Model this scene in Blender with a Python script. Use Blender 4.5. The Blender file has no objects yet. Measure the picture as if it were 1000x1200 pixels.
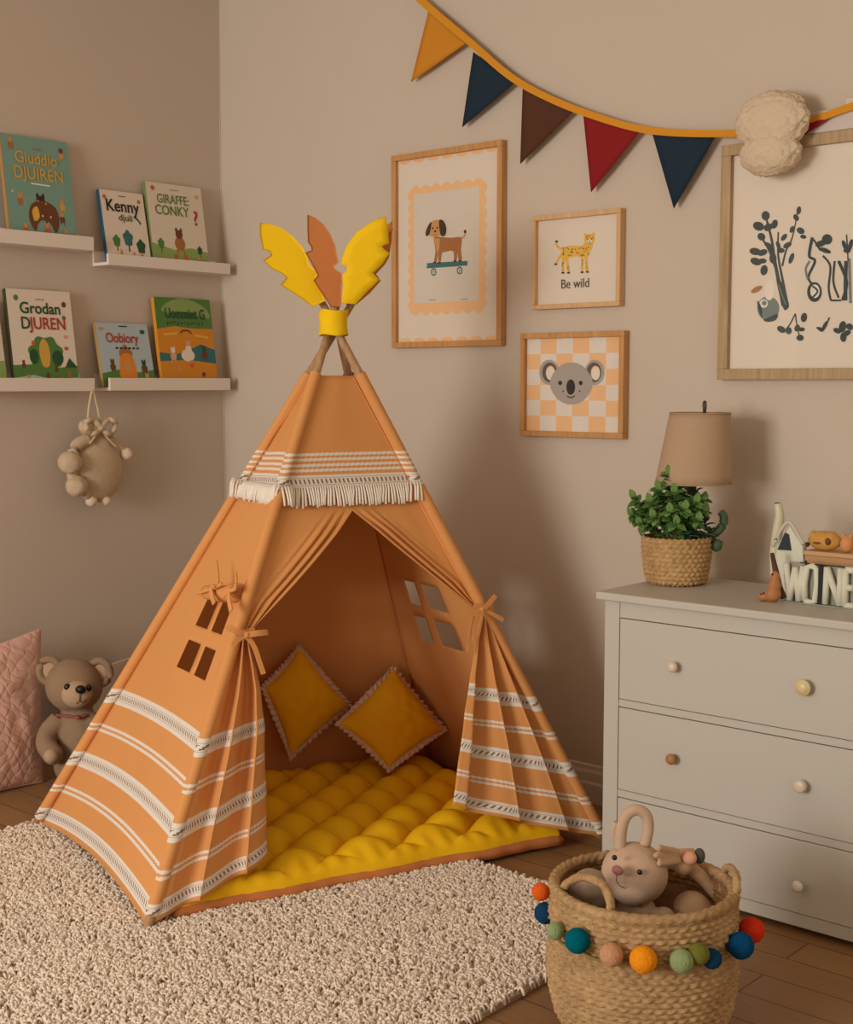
import bpy, bmesh, math, random
import numpy as np
from mathutils import Vector, Matrix, noise
random.seed(7)
PI = math.pi
S = bpy.context.scene
COL = S.collection

# ------------------------------------------------------------------ camera
FPX = 1580.0
PITCH = math.atan(150.0 / FPX)
XR = np.array([.751, -.66]); XR /= np.linalg.norm(XR)
YI = np.array([-XR[1], XR[0]])
CAMP = np.array([5.094, -4.300, 1.63])
cam_d = bpy.data.cameras.new('camera'); cam = bpy.data.objects.new('camera', cam_d); COL.objects.link(cam)
cam.location = CAMP
cam.rotation_euler = (PI / 2 - PITCH, 0, math.atan2(-XR[1], XR[0]))
cam_d.sensor_fit = 'HORIZONTAL'; cam_d.sensor_width = 36; cam_d.lens = 36 * FPX / 1000
cam_d.clip_start = .05
S.camera = cam

# ------------------------------------------------------------------ world, light, exposure
W = bpy.data.worlds.new('world'); S.world = W; W.use_nodes = True
W.node_tree.nodes['Background'].inputs[0].default_value = (1.0, .82, .60, 1)
W.node_tree.nodes['Background'].inputs[1].default_value = .62
def area(name, loc, target, sx, sy, power, col):
    l = bpy.data.lights.new(name, 'AREA'); l.shape = 'RECTANGLE'; l.size = sx; l.size_y = sy
    l.energy = power; l.color = col
    o = bpy.data.objects.new(name, l); COL.objects.link(o); o.location = loc
    o.rotation_euler = (Vector(target) - Vector(loc)).to_track_quat('-Z', 'Y').to_euler()
    return o
area('window_daylight', (1.9, -7.8, 2.0), (1.5, -1.0, 1.1), 2.0, 2.0, 226, (1, .97, .91))
S.view_settings.view_transform = 'Standard'; S.view_settings.look = 'None'
S.view_settings.exposure = 0.0; S.view_settings.gamma = 1.0
S.view_settings.use_curve_mapping = False

# ------------------------------------------------------------------ geometry of the place
def ray(px, py):
    v = ((px - 500) / FPX, (600 - py) / FPX, 1.0)
    c, s = math.cos(PITCH), math.sin(PITCH)
    g = np.array([v[0], v[2] * c + v[1] * s])
    return np.array([g @ XR, g @ YI, v[1] * c - s * v[2]])
def hit(px, py, axis, val):
    r = ray(px, py); return CAMP + r * ((val - CAMP[axis]) / r[axis])
def hitp(px, py, p0, n):
    r = ray(px, py); return CAMP + r * (((p0 - CAMP) @ n) / (r @ n))
def V3(a): return Vector((float(a[0]), float(a[1]), float(a[2])))

# ------------------------------------------------------------------ materials
def lin(c):
    c /= 255.0
    return c / 12.92 if c <= .04045 else ((c + .055) / 1.055) ** 2.4
def rgb(r, g, b, k=1.0):
    return (min(lin(r) * k, .95), min(lin(g) * k, .95), min(lin(b) * k, .95), 1)
class NT:
    def __init__(s, name):
        s.m = bpy.data.materials.new(name); s.m.use_nodes = True
        s.t = s.m.node_tree; s.n = s.t.nodes; s.l = s.t.links
        s.b = s.n['Principled BSDF']; s.out = s.n['Material Output']
    def new(s, t, **k):
        x = s.n.new(t)
        for a, v in k.items(): setattr(x, a, v)
        return x
    def put(s, sock, v):
        if hasattr(v, 'is_linked') or hasattr(v, 'links'): s.l.new(v, sock)
        else: sock.default_value = v
    def math(s, op, a, b=None, c=None):
        x = s.new('ShaderNodeMath', operation=op)
        s.put(x.inputs[0], a)
        if b is not None: s.put(x.inputs[1], b)
        if c is not None: s.put(x.inputs[2], c)
        return x.outputs[0]
    def mix(s, f, a, b):
        x = s.new('ShaderNodeMix', data_type='RGBA')
        s.put(x.inputs[0], f); s.put(x.inputs[6], a); s.put(x.inputs[7], b)
        return x.outputs[2]
    def coord(s, scale=(1, 1, 1), kind='Object', rot=(0, 0, 0)):
        t = s.new('ShaderNodeTexCoord'); m = s.new('ShaderNodeMapping')
        s.l.new(t.outputs[kind], m.inputs[0]); m.inputs['Scale'].default_value = scale
        m.inputs['Rotation'].default_value = rot
        return m.outputs[0]
    def noise(s, vec, scale, detail=4, rough=.55):
        x = s.new('ShaderNodeTexNoise'); s.l.new(vec, x.inputs['Vector'])
        x.inputs['Scale'].default_value = scale; x.inputs['Detail'].default_value = detail
        x.inputs['Roughness'].default_value = rough
        return x.outputs['Fac']
    def voro(s, vec, scale, feature='F1'):
        x = s.new('ShaderNodeTexVoronoi', feature=feature); s.l.new(vec, x.inputs['Vector'])
        x.inputs['Scale'].default_value = scale
        return x.outputs['Distance']
    def bump(s, h, strength=.3, dist=.002):
        x = s.new('ShaderNodeBump'); x.inputs['Strength'].default_value = strength
        x.inputs['Distance'].default_value = dist; s.l.new(h, x.inputs['Height'])
        s.l.new(x.outputs[0], s.b.inputs['Normal']); return x
MATS = {}
def mat(name, col, rough=.7, var=0.0, vscale=8, bump=0.0, bscale=200, bdist=.002, kind='noise', spec=.3, sheen=0, metal=0):
    if name in MATS: return MATS[name]
    t = NT(name); t.b.inputs['Roughness'].default_value = rough
    t.b.inputs['Specular IOR Level'].default_value = spec
    t.b.inputs['Metallic'].default_value = metal
    if sheen:
        t.b.inputs['Sheen Weight'].default_value = sheen; t.b.inputs['Sheen Roughness'].default_value = .5
        t.b.inputs['Sheen Tint'].default_value = col
    vec = t.coord()
    if var:
        dark = tuple(c * (1 - var) for c in col[:3]) + (1,); lite = tuple(min(c * (1 + var), .95) for c in col[:3]) + (1,)
        t.l.new(t.mix(t.noise(vec, vscale), dark, lite), t.b.inputs['Base Color'])
    else: t.b.inputs['Base Color'].default_value = col
    if bump:
        h = t.noise(vec, bscale) if kind == 'noise' else t.voro(vec, bscale)
        t.bump(h, bump, bdist)
    MATS[name] = t.m
    return t.m

def wood(name, c1, c2, axis='x', scale=6, rough=.5):
    if name in MATS: return MATS[name]
    t = NT(name); t.b.inputs['Roughness'].default_value = rough; t.b.inputs['Specular IOR Level'].default_value = .3
    sc = {'x': (1, 14, 14), 'y': (14, 1, 14), 'z': (14, 14, 1)}[axis]
    v = t.coord(sc)
    n = t.noise(v, scale, 5)
    t.l.new(t.mix(t.math('MULTIPLY_ADD', n, 1.8, -.4), c1, c2), t.b.inputs['Base Color'])
    t.bump(n, .15, .001)
    MATS[name] = t.m; return t.m

def floor_mat():
    t = NT('oak_planks'); t.b.inputs['Roughness'].default_value = .52
    v = t.coord((1, 1, 1), 'Object')
    br = t.new('ShaderNodeTexBrick'); t.l.new(v, br.inputs['Vector'])
    br.inputs['Scale'].default_value = 1; br.inputs['Brick Width'].default_value = 1.3; br.inputs['Row Height'].default_value = .14
    br.inputs['Mortar Size'].default_value = .0018; br.offset = .37
    br.inputs['Color1'].default_value = (.25, .25, .25, 1); br.inputs['Color2'].default_value = (.8, .8, .8, 1)
    br.inputs['Mortar'].default_value = (0, 0, 0, 1)
    v2 = t.coord((1.2, 16, 1), 'Object'); n = t.noise(v2, 5, 6, .65)
    f = t.math('ADD', t.math('MULTIPLY', br.outputs['Color'], .45), t.math('MULTIPLY', n, .6))
    c = t.mix(f, rgb(98, 66, 38, 1.1), rgb(168, 126, 82, 1.1))
    c = t.mix(br.outputs['Fac'], c, rgb(46, 28, 15))
    t.l.new(c, t.b.inputs['Base Color']); t.bump(f, .12, .002)
    return t.m

def wall_mat(name, col):
    t = NT(name); t.b.inputs['Roughness'].default_value = .85; t.b.inputs['Specular IOR Level'].default_value = .15
    v = t.coord(); n = t.noise(v, 1.3, 3)
    t.l.new(t.mix(n, tuple(c * .96 for c in col[:3]) + (1,), tuple(c * 1.04 for c in col[:3]) + (1,)), t.b.inputs['Base Color'])
    t.bump(t.noise(v, 160, 3), .12, .001)
    return t.m

RUST = rgb(228, 160, 97, 1.0)
def canvas_mat(name, stripes):
    t = NT(name); t.b.inputs['Roughness'].default_value = .85; t.b.inputs['Specular IOR Level'].default_value = .15
    vec = t.coord()
    n = t.noise(vec, 3, 3)
    base = t.mix(n, tuple(c * .93 for c in RUST[:3]) + (1,), tuple(c * 1.05 for c in RUST[:3]) + (1,))
    weave = t.noise(vec, 500, 2)
    h = t.math('MULTIPLY', weave, .25)
    if stripes:
        uv = t.new('ShaderNodeUVMap'); uv.uv_map = 'UVMap'
        sp = t.new('ShaderNodeSeparateXYZ'); t.l.new(uv.outputs[0], sp.inputs[0])
        u, v = sp.outputs[0], sp.outputs[1]
        wide_m = None; dash = None; thin = None
        mx = lambda a, b: b if a is None else t.math('MAXIMUM', a, b)
        zz = t.math('ABSOLUTE', t.math('SUBTRACT', t.math('FRACT', t.math('MULTIPLY', u, 55)), .5))
        for c, hw in ((.066, .022), (.275, .026), (.508, .026), (1.303, .021)):
            d = t.math('ABSOLUTE', t.math('SUBTRACT', v, c))
            wide_m = mx(wide_m, t.math('LESS_THAN', d, hw))
            row = t.math('LESS_THAN', d, .0075)
            slant = t.math('FRACT', t.math('MULTIPLY_ADD', u, 62, t.math('MULTIPLY', t.math('SUBTRACT', v, c), 45)))
            dash = mx(dash, t.math('MULTIPLY', row, t.math('LESS_THAN', slant, .42)))
            l2 = t.math('LESS_THAN', t.math('ABSOLUTE', t.math('SUBTRACT', d, .0118)), .0011)
            dash = mx(dash, t.math('MULTIPLY', l2, .45))
        for c in (.163, .394, 1.348, 1.384):
            d = t.math('ABSOLUTE', t.math('SUBTRACT', t.math('ABSOLUTE', t.math('SUBTRACT', v, c)), .0085))
            thin = mx(thin, t.math('LESS_THAN', t.math('ADD', d, t.math('MULTIPLY', zz, .006)), .0062))
        white = rgb(238, 228, 216, 1.0)
        col = t.mix(wide_m, base, white)
        col = t.mix(t.math('MULTIPLY', dash, .85), col, rgb(120, 78, 48))
        col = t.mix(thin, col, white)
        base = col
        h = t.math('ADD', h, t.math('ADD', wide_m, thin)); h = t.math('SUBTRACT', h, dash)
    t.l.new(base, t.b.inputs['Base Color'])
    t.bump(h, .45, .0015)
    tr = t.new('ShaderNodeBsdfTranslucent'); t.l.new(base, tr.inputs[0])
    ms = t.new('ShaderNodeMixShader'); ms.inputs[0].default_value = .13
    t.l.new(t.b.outputs[0], ms.inputs[1]); t.l.new(tr.outputs[0], ms.inputs[2]); t.l.new(ms.outputs[0], t.out.inputs[0])
    return t.m

def jute_mat(name, c1, c2):
    t = NT(name); t.b.inputs['Roughness'].default_value = .8; t.b.inputs['Specular IOR Level'].default_value = .2
    v = t.coord(); n = t.noise(v, 70, 5, .7); n2 = t.noise(v, 9, 2)
    f = t.math('MULTIPLY_ADD', n, 1.5, t.math('MULTIPLY_ADD', n2, .8, -.65))
    t.l.new(t.mix(f, c1, c2), t.b.inputs['Base Color'])
    t.bump(n, .8, .003)
    return t.m

# ------------------------------------------------------------------ mesh helpers
def newbm():
    b = bmesh.new(); b.loops.layers.uv.new('UVMap'); return b
def box(bm, lo, hi, mi=0, M=None):
    vs = []
    for x in (lo[0], hi[0]):
        for y in (lo[1], hi[1]):
            for z in (lo[2], hi[2]):
                p = Vector((x, y, z)); vs.append(bm.verts.new(M @ p if M else p))
    for f in ((0, 1, 3, 2), (4, 6, 7, 5), (0, 4, 5, 1), (2, 3, 7, 6), (0, 2, 6, 4), (1, 5, 7, 3)):
        bm.faces.new([vs[i] for i in f]).material_index = mi
def ring(bm, c, ax, r, n, ref=None, flat=1.0, roll=0):
    ax = ax.normalized()
    ref = ref or (Vector((0, 0, 1)) if abs(ax.z) < .9 else Vector((1, 0, 0)))
    a = ax.cross(ref).normalized(); b = ax.cross(a).normalized()
    return [bm.verts.new(c + a * (math.cos(2 * PI * i / n + roll) * r) + b * (math.sin(2 * PI * i / n + roll) * r * flat)) for i in range(n)]
def tube(bm, pts, rad, n=10, cap=True, mi=0, flat=1.0, ref=None, uvf=None, closed=False):
    pts = [Vector(p) for p in pts]; N = len(pts)
    if not hasattr(rad, '__len__'): rad = [rad] * N
    rings = []
    uvl = bm.loops.layers.uv.active
    for i, p in enumerate(pts):
        if closed: ax = pts[(i + 1) % N] - pts[i - 1]
        else: ax = pts[min(i + 1, N - 1)] - pts[max(i - 1, 0)]
        rings.append(ring(bm, p, ax, rad[i], n, ref, flat))
    M = N if closed else N - 1
    for i in range(M):
        A, B = rings[i], rings[(i + 1) % N]
        for k in range(n):
            f = bm.faces.new((A[k], A[(k + 1) % n], B[(k + 1) % n], B[k])); f.smooth = True; f.material_index = mi
            if uvf and uvl:
                for lp in f.loops: lp[uvl].uv = uvf(lp.vert.co, k)
    if cap and not closed:
        bm.faces.new(rings[0][::-1]).material_index = mi; bm.faces.new(rings[-1]).material_index = mi
    return rings
def lathe(bm, prof, c=(0, 0, 0), n=32, mi=0, M=None, smooth=True):
    c = Vector(c); rings = []
    for r, z in prof:
        if r < 1e-5:
            p = c + Vector((0, 0, z)); rings.append([bm.verts.new(M @ p if M else p)])
        else:
            rr = []
            for i in range(n):
                a = 2 * PI * i / n; p = c + Vector((r * math.cos(a), r * math.sin(a), z))
                rr.append(bm.verts.new(M @ p if M else p))
            rings.append(rr)
    for A, B in zip(rings, rings[1:]):
        for i in range(n):
            j = (i + 1) % n
            if len(A) == 1 and len(B) == 1: continue
            if len(A) == 1: f = bm.faces.new((A[0], B[j], B[i]))
            elif len(B) == 1: f = bm.faces.new((A[i], A[j], B[0]))
            else: f = bm.faces.new((A[i], A[j], B[j], B[i]))
            f.smooth = smooth; f.material_index = mi
def ball(bm, c, r, M=None, sub=3, mi=0, nz=0, nscale=20):
    if not hasattr(r, '__len__'): r = (r, r, r)
    res = bmesh.ops.create_icosphere(bm, subdivisions=sub, radius=1)
    c = Vector(c)
    for v in res['verts']:
        p = v.co.copy()
        if nz: p *= 1 + nz * noise.noise(p * nscale * .1 + c * 9)
        p = Vector((p.x * r[0], p.y * r[1], p.z * r[2]))
        v.co = (M @ p if M else p) + c
        for f in v.link_faces: f.smooth = True; f.material_index = mi
def grid(bm, P, nu, nv, mi=0, uvf=None, skip=None, smooth=True, flip=False):
    uvl = bm.loops.layers.uv.active
    vs = [[bm.verts.new(P(i, j)) for j in range(nv)] for i in range(nu)]
    for i in range(nu - 1):
        for j in range(nv - 1):
            if skip and skip(i, j): continue
            q = [(i, j), (i + 1, j), (i + 1, j + 1), (i, j + 1)]
            if flip: q = q[::-1]
            f = bm.faces.new([vs[a][b] for a, b in q]); f.smooth = smooth; f.material_index = mi
            if uvf:
                for lp, (a, b) in zip(f.loops, q): lp[uvl].uv = uvf(a, b)
    return vs
def obj(name, bm, mats, parent=None, bevel=0, solid=0, sub=0, offset=-1, matoff=0, seg=2, remesh=0, smooth_it=0, recalc=True):
    if recalc: bmesh.ops.recalc_face_normals(bm, faces=bm.faces)
    o_ = Vector((0, 0, 0))
    if parent is not None: o_ = WORLD.get(parent.name, Vector((0, 0, 0)))
    elif not name.startswith(('wall', 'floor', 'ceiling', 'baseboard')):
        if bm.verts:
            xs = [v.co for v in bm.verts]
            o_ = Vector((sum(v.x for v in xs) / len(xs), sum(v.y for v in xs) / len(xs), min(v.z for v in xs)))
    if o_.length: bmesh.ops.translate(bm, verts=bm.verts, vec=-o_)
    me = bpy.data.meshes.new(name); bm.to_mesh(me); bm.free()
    if not isinstance(mats, (list, tuple)): mats = [mats]
    for m in mats: me.materials.append(m)
    o = bpy.data.objects.new(name, me); COL.objects.link(o)
    if parent is not None: o.parent = parent
    else: o.location = o_
    WORLD[o.name] = o_
    if remesh:
        m = o.modifiers.new('remesh', 'REMESH'); m.mode = 'VOXEL'; m.voxel_size = remesh; m.use_smooth_shade = True
        m = o.modifiers.new('smooth', 'SMOOTH'); m.iterations = smooth_it or 6; m.factor = .5
    if solid:
        m = o.modifiers.new('solid', 'SOLIDIFY'); m.thickness = solid; m.offset = offset; m.material_offset = matoff
        if matoff: m.material_offset_rim = matoff
    if bevel:
        m = o.modifiers.new('bevel', 'BEVEL'); m.width = bevel; m.segments = seg; m.limit_method = 'ANGLE'; m.angle_limit = .6
    if sub:
        m = o.modifiers.new('sub', 'SUBSURF'); m.levels = sub; m.render_levels = sub
    return o
WORLD = {}
def tag(o, label=None, cat=None, group=None, kind=None):
    if label: o['label'] = label
    if cat: o['category'] = cat
    if group: o['group'] = group
    if kind: o['kind'] = kind
    return o
def thing(name, loc, label, cat, group=None):
    o = bpy.data.objects.new(name, None); COL.objects.link(o); o.location = loc; o.empty_display_size = .1
    WORLD[o.name] = Vector(loc); return tag(o, label, cat, group)
def polyprism(bm, pts, vec, mi=0):
    """closed outline (list of Vector) extruded by vec"""
    a = [bm.verts.new(p) for p in pts]; b = [bm.verts.new(p + vec) for p in pts]
    n = len(pts)
    for i in range(n): bm.faces.new((a[i], a[(i + 1) % n], b[(i + 1) % n], b[i])).material_index = mi
    bm.faces.new(a[::-1]).material_index = mi; bm.faces.new(b).material_index = mi
def catmull(pts, n=6, closed=False):
    pts = [np.array(p, float) for p in pts]; N = len(pts); out = []
    rng = range(N if closed else N - 1)
    for i in rng:
        if closed: p0, p1, p2, p3 = pts[i - 1], pts[i], pts[(i + 1) % N], pts[(i + 2) % N]
        else: p0, p1, p2, p3 = pts[max(i - 1, 0)], pts[i], pts[i + 1], pts[min(i + 2, N - 1)]
        for k in range(n):
            t = k / n
            out.append(.5 * ((2 * p1) + (-p0 + p2) * t + (2 * p0 - 5 * p1 + 4 * p2 - p3) * t * t + (-p0 + 3 * p1 - 3 * p2 + p3) * t ** 3))
    if not closed: out.append(pts[-1])
    return out
def text_obj(s, size, origin, U, V, m, parent, name='title', align='CENTER', bold=0.0, xs=1.0, shear=0):
    cu = bpy.data.curves.new('t', 'FONT'); cu.body = s; cu.size = size; cu.align_x = align
    cu.extrude = .0002; cu.offset = bold; cu.shear = shear
    tmp = bpy.data.objects.new('t', cu); COL.objects.link(tmp)
    dg = bpy.context.evaluated_depsgraph_get(); dg.update()
    me = bpy.data.meshes.new_from_object(tmp.evaluated_get(dg))
    bpy.data.objects.remove(tmp)
    U = Vector(U).normalized(); V = Vector(V).normalized(); N = U.cross(V)
    off = WORLD[parent.name]
    for v in me.vertices:
        v.co = Vector(origin) + U * (v.co.x * xs) + V * v.co.y + N * v.co.z - off
    me.name = name; me.materials.clear(); me.materials.append(m)
    o = bpy.data.objects.new(name, me); COL.objects.link(o); o.parent = parent; WORLD[o.name] = off
    return o
class Flat:
    """printed shapes on a flat sheet: every shape is a thin film of ink on its plane; T maps 2D to the sheet, N is its normal"""
    def __init__(s, T, N, step=.00002, base=.0004):
        s.T = T; s.N = Vector(N); s.k = base; s.step = step; s.bm = newbm(); s.m = []
    def mi(s, m):
        if m not in s.m: s.m.append(m)
        return s.m.index(m)
    def poly(s, pts, m, smooth=0):
        if smooth: pts = catmull(pts, smooth, True)
        s.k += s.step
        vs = [s.bm.verts.new(V3(s.T(p[0], p[1])) + s.N * s.k) for p in pts]
        e = [s.bm.edges.new((vs[i], vs[(i + 1) % len(vs)])) for i in range(len(vs))]
        r = bmesh.ops.triangle_fill(s.bm, edges=e, use_beauty=True)
        i = s.mi(m)
        for f in r['geom']:
            if isinstance(f, bmesh.types.BMFace):
                f.material_index = i
                if f.normal.dot(s.N) < 0: f.normal_flip()
    def ell(s, x, y, a, b, m, rot=0, n=20):
        c, d = math.cos(rot), math.sin(rot)
        s.poly([(x + a * math.cos(t) * c - b * math.sin(t) * d, y + a * math.cos(t) * d + b * math.sin(t) * c) for t in [2 * PI * i / n for i in range(n)]], m)
    def line(s, pts, w, m, smooth=5):
        if smooth and len(pts) > 2: pts = catmull(pts, smooth)
        pts = [np.array(p, float) for p in pts]
        if not hasattr(w, '__len__'): w = (w, w)
        L, R = [], []
        for i, p in enumerate(pts):
            d = pts[min(i + 1, len(pts) - 1)] - pts[max(i - 1, 0)]; d /= np.linalg.norm(d) + 1e-9
            n = np.array([-d[1], d[0]]); ww = (w[0] + (w[1] - w[0]) * i / (len(pts) - 1)) / 2
            L.append(p + n * ww); R.append(p - n * ww)
        s.k += s.step; i_ = s.mi(m)
        A = [s.bm.verts.new(V3(s.T(*p)) + s.N * s.k) for p in L]; B = [s.bm.verts.new(V3(s.T(*p)) + s.N * s.k) for p in R]
        for i in range(len(A) - 1):
            f = s.bm.faces.new((A[i], A[i + 1], B[i + 1], B[i])); f.material_index = i_; f.normal_update()
            if f.normal.dot(s.N) < 0: f.normal_flip()
    def done(s, name, parent):
        return obj(name, s.bm, s.m, parent, recalc=False)

# common paints
white_paint = mat('white_paint', rgb(190, 184, 174, 1.0), .45, var=.02, vscale=3)
shelf_white = mat('shelf_white', rgb(226, 214, 202, 1.05), .5)

# ================================================================== SETTING
HC = 3.45
wm = wall_mat('beige_wall_paint', rgb(202, 187, 171, 1.0))
def struct(name, lo, hi, m, bevel=0):
    bm = newbm(); box(bm, lo, hi); o = obj(name, bm, m, bevel=bevel); o['kind'] = 'structure'; return o
struct('floor', (-.1, -6.2, -.1), (5.6, .1, 0), floor_mat())
struct('wall_left', (-.12, -6.2, 0), (0, .12, HC), wm)
struct('wall_right', (0, 0, 0), (5.6, .12, HC), wm)
struct('ceiling', (-.12, -6.2, HC), (5.6, .12, HC + .1), mat('ceiling_paint', rgb(232, 226, 216), .9))
bb = mat('baseboard_paint', rgb(214, 200, 186), .5)
def baseboard(name, along_x):
    bm = newbm()
    prof = [(0, 0), (.020, 0), (.020, .075), (.014, .083), (.014, .118), (.009, .130), (.009, .145), (0, .150)]
    L0, L1 = (0.0, 5.6) if along_x else (-6.2, -.0)
    pts = [Vector((L0, -d, z)) if along_x else Vector((d, L0, z)) for d, z in prof]
    polyprism(bm, pts, Vector((L1 - L0, 0, 0)) if along_x else Vector((0, L1 - L0, 0)))
    o = obj(name, bm, bb); o['kind'] = 'structure'
baseboard('baseboard_right', True); baseboard('baseboard_left', False)
bmj = newbm(); tube(bmj, [(.0015, -.0015, .15), (.0015, -.0015, HC)], .004, 6)
o = obj('wall_seam', bmj, wm); o.name = 'trim_1'; o['kind'] = 'structure'

# ================================================================== RUG
RX0, RX1, RY0, RY1 = .80, 3.0, -3.3, -.86
FLt = hit(170, 1097, 2, 0); FRt = hit(712, 990, 2, 0); BLt = hit(38, 972, 2, 0); BRt = BLt + FRt - FLt
UT = (FRt - FLt) / np.linalg.norm(FRt - FLt); NT_ = np.array([UT[1], -UT[0], 0.0])   # along the front, outward from the front
WT = np.linalg.norm(FRt - FLt); DT = np.linalg.norm(BLt - FLt)
def rug():
    r = thing('rug', ((RX0 + RX1) / 2, (RY0 + RY1) / 2, 0), 'cream shaggy rug with curly pile spread in front of the play tent', 'rug')
    rr = .07
    def inside(x, y, e=0):
        dx = max(RX0 + rr + e - x, x - (RX1 - rr - e), 0); dy = max(RY0 + rr + e - y, y - (RY1 - rr - e), 0)
        return dx * dx + dy * dy < rr * rr
    bm = newbm(); pts = []
    for cx, cy, a0 in ((RX1 - rr, RY1 - rr, 0), (RX0 + rr, RY1 - rr, 90), (RX0 + rr, RY0 + rr, 180), (RX1 - rr, RY0 + rr, 270)):
        for k in range(7):
            a = math.radians(a0 + 15 * k); pts.append(Vector((cx + rr * math.cos(a), cy + rr * math.sin(a), .0005)))
    polyprism(bm, pts, Vector((0, 0, .013)))
    wool = mat('rug_wool', rgb(224, 208, 192, 1.15), .95, var=.10, vscale=5, spec=.1, sheen=.3)
    obj('backing', bm, mat('rug_backing', rgb(176, 156, 136), .95), r)
    rs = np.random.RandomState(3)
    n = 56000
    xy = np.stack([rs.uniform(RX0, RX1, n), rs.uniform(RY0, RY1, n)], 1)
    keep = np.array([inside(a, b) for a, b in xy])
    d = xy - FLt[:2]; u = d @ UT[:2]; w = -(d @ NT_[:2])
    keep &= ~((u > .12) & (u < WT) & (w > .16) & (w < DT + .3))
    xy = xy[keep]; n = len(xy)
    ang = rs.uniform(0, 2 * PI, n); L = rs.uniform(.008, .014, n); bend = rs.uniform(-.9, .9, n)
    K = 5; Q = 4
    ts = np.linspace(-1, 1, K)
    P = np.zeros((n, K, 3)); rad = np.zeros((n, K))
    hh = rs.uniform(.016, .023, n)
    for k, t in enumerate(ts):
        a = ang + bend * t
        P[:, k, 0] = xy[:, 0] + np.cos(a) * L * t - np.sin(ang) * bend * L * .35 * t * t
        P[:, k, 1] = xy[:, 1] + np.sin(a) * L * t + np.cos(ang) * bend * L * .35 * t * t
        P[:, k, 2] = .006 + hh * (1 - abs(t) ** 2.2) + .001
        rad[:, k] = .0041 * (1 - .35 * abs(t) ** 3)
    T = np.gradient(P, axis=1); T /= np.linalg.norm(T, axis=2, keepdims=True)
    up = np.array([0, 0, 1.0]); A = np.cross(T, np.stack([-np.sin(ang), np.cos(ang), np.zeros(n)], 1)[:, None, :]); A /= np.linalg.norm(A, axis=2, keepdims=True)
    B = np.cross(T, A)
    ph = np.arange(Q) * 2 * PI / Q + PI / 4
    VV = P[:, :, None, :] + rad[:, :, None, None] * (np.cos(ph)[None, None, :, None] * A[:, :, None, :] + np.sin(ph)[None, None, :, None] * B[:, :, None, :])
    VV = VV.reshape(-1, 3) - np.array(r.location)
    base = (np.arange(n) * K * Q)[:, None, None]
    kk = np.arange(K - 1)[None, :, None] * Q; qq = np.arange(Q)[None, None, :]; q2 = (qq + 1) % Q
    F = np.stack([base + kk + qq, base + kk + q2, base + kk + Q + q2, base + kk + Q + qq], -1).reshape(-1, 4)
    me = bpy.data.meshes.new('pile')
    me.vertices.add(len(VV)); me.vertices.foreach_set('co', VV.ravel())
    me.loops.add(F.size); me.loops.foreach_set('vertex_index', F.ravel().astype(np.int32))
    me.polygons.add(len(F)); me.polygons.foreach_set('loop_start', np.arange(0, F.size, 4, dtype=np.int32)); me.polygons.foreach_set('loop_total', np.full(len(F), 4, np.int32))
    me.polygons.foreach_set('use_smooth', np.ones(len(F), bool))
    me.update(); me.validate(); me.materials.append(wool)
    o = bpy.data.objects.new('pile', me); COL.objects.link(o); o.parent = r; o['kind'] = 'stuff'
rug()

# ================================================================== PLAY TENT
AP = None
r_ = ray(391, 388); c_ = (FLt + BRt) / 2
AP = CAMP + r_ * (((c_ - CAMP)[:2] @ r_[:2]) / (r_[:2] @ r_[:2]))
ZA = AP[2]
def pp(F, z): return F + (AP - F) * z / ZA
def facen(Fa, Fb):
    n = np.cross(Fb - Fa, AP - Fa); return n / np.linalg.norm(n)
NF = facen(FLt, FRt); NF = NF if NF @ NT_ > 0 else -NF
def front(px, py, off=0.0): return hitp(px, py, FLt + NF * off, NF)
def finv(px, py, Fa=FLt, Fb=FRt):
    p = hitp(px, py, Fa, facen(Fa, Fb)); z = p[2]; a = pp(Fa, z); b = pp(Fb, z)
    return ((p - a) @ (b - a)) / ((b - a) @ (b - a)), z
CAN = canvas_mat('rust_canvas_with_lace', True)
CANP = canvas_mat('rust_canvas_plain', False)
YEL = mat('yellow_canvas', rgb(240, 196, 20, 1.0), .8, var=.05, vscale=6, bump=.25, bscale=400, spec=.2)
POLE = wood('pole_pine', rgb(150, 112, 78, 1.0), rgb(200, 160, 120, 1.0), 'z', 5, .6)
tent = thing('play_tent', V3((FLt + BRt) / 2), 'rust orange canvas teepee play tent with white lace stripes and yellow felt leaves on top', 'tent')

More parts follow.
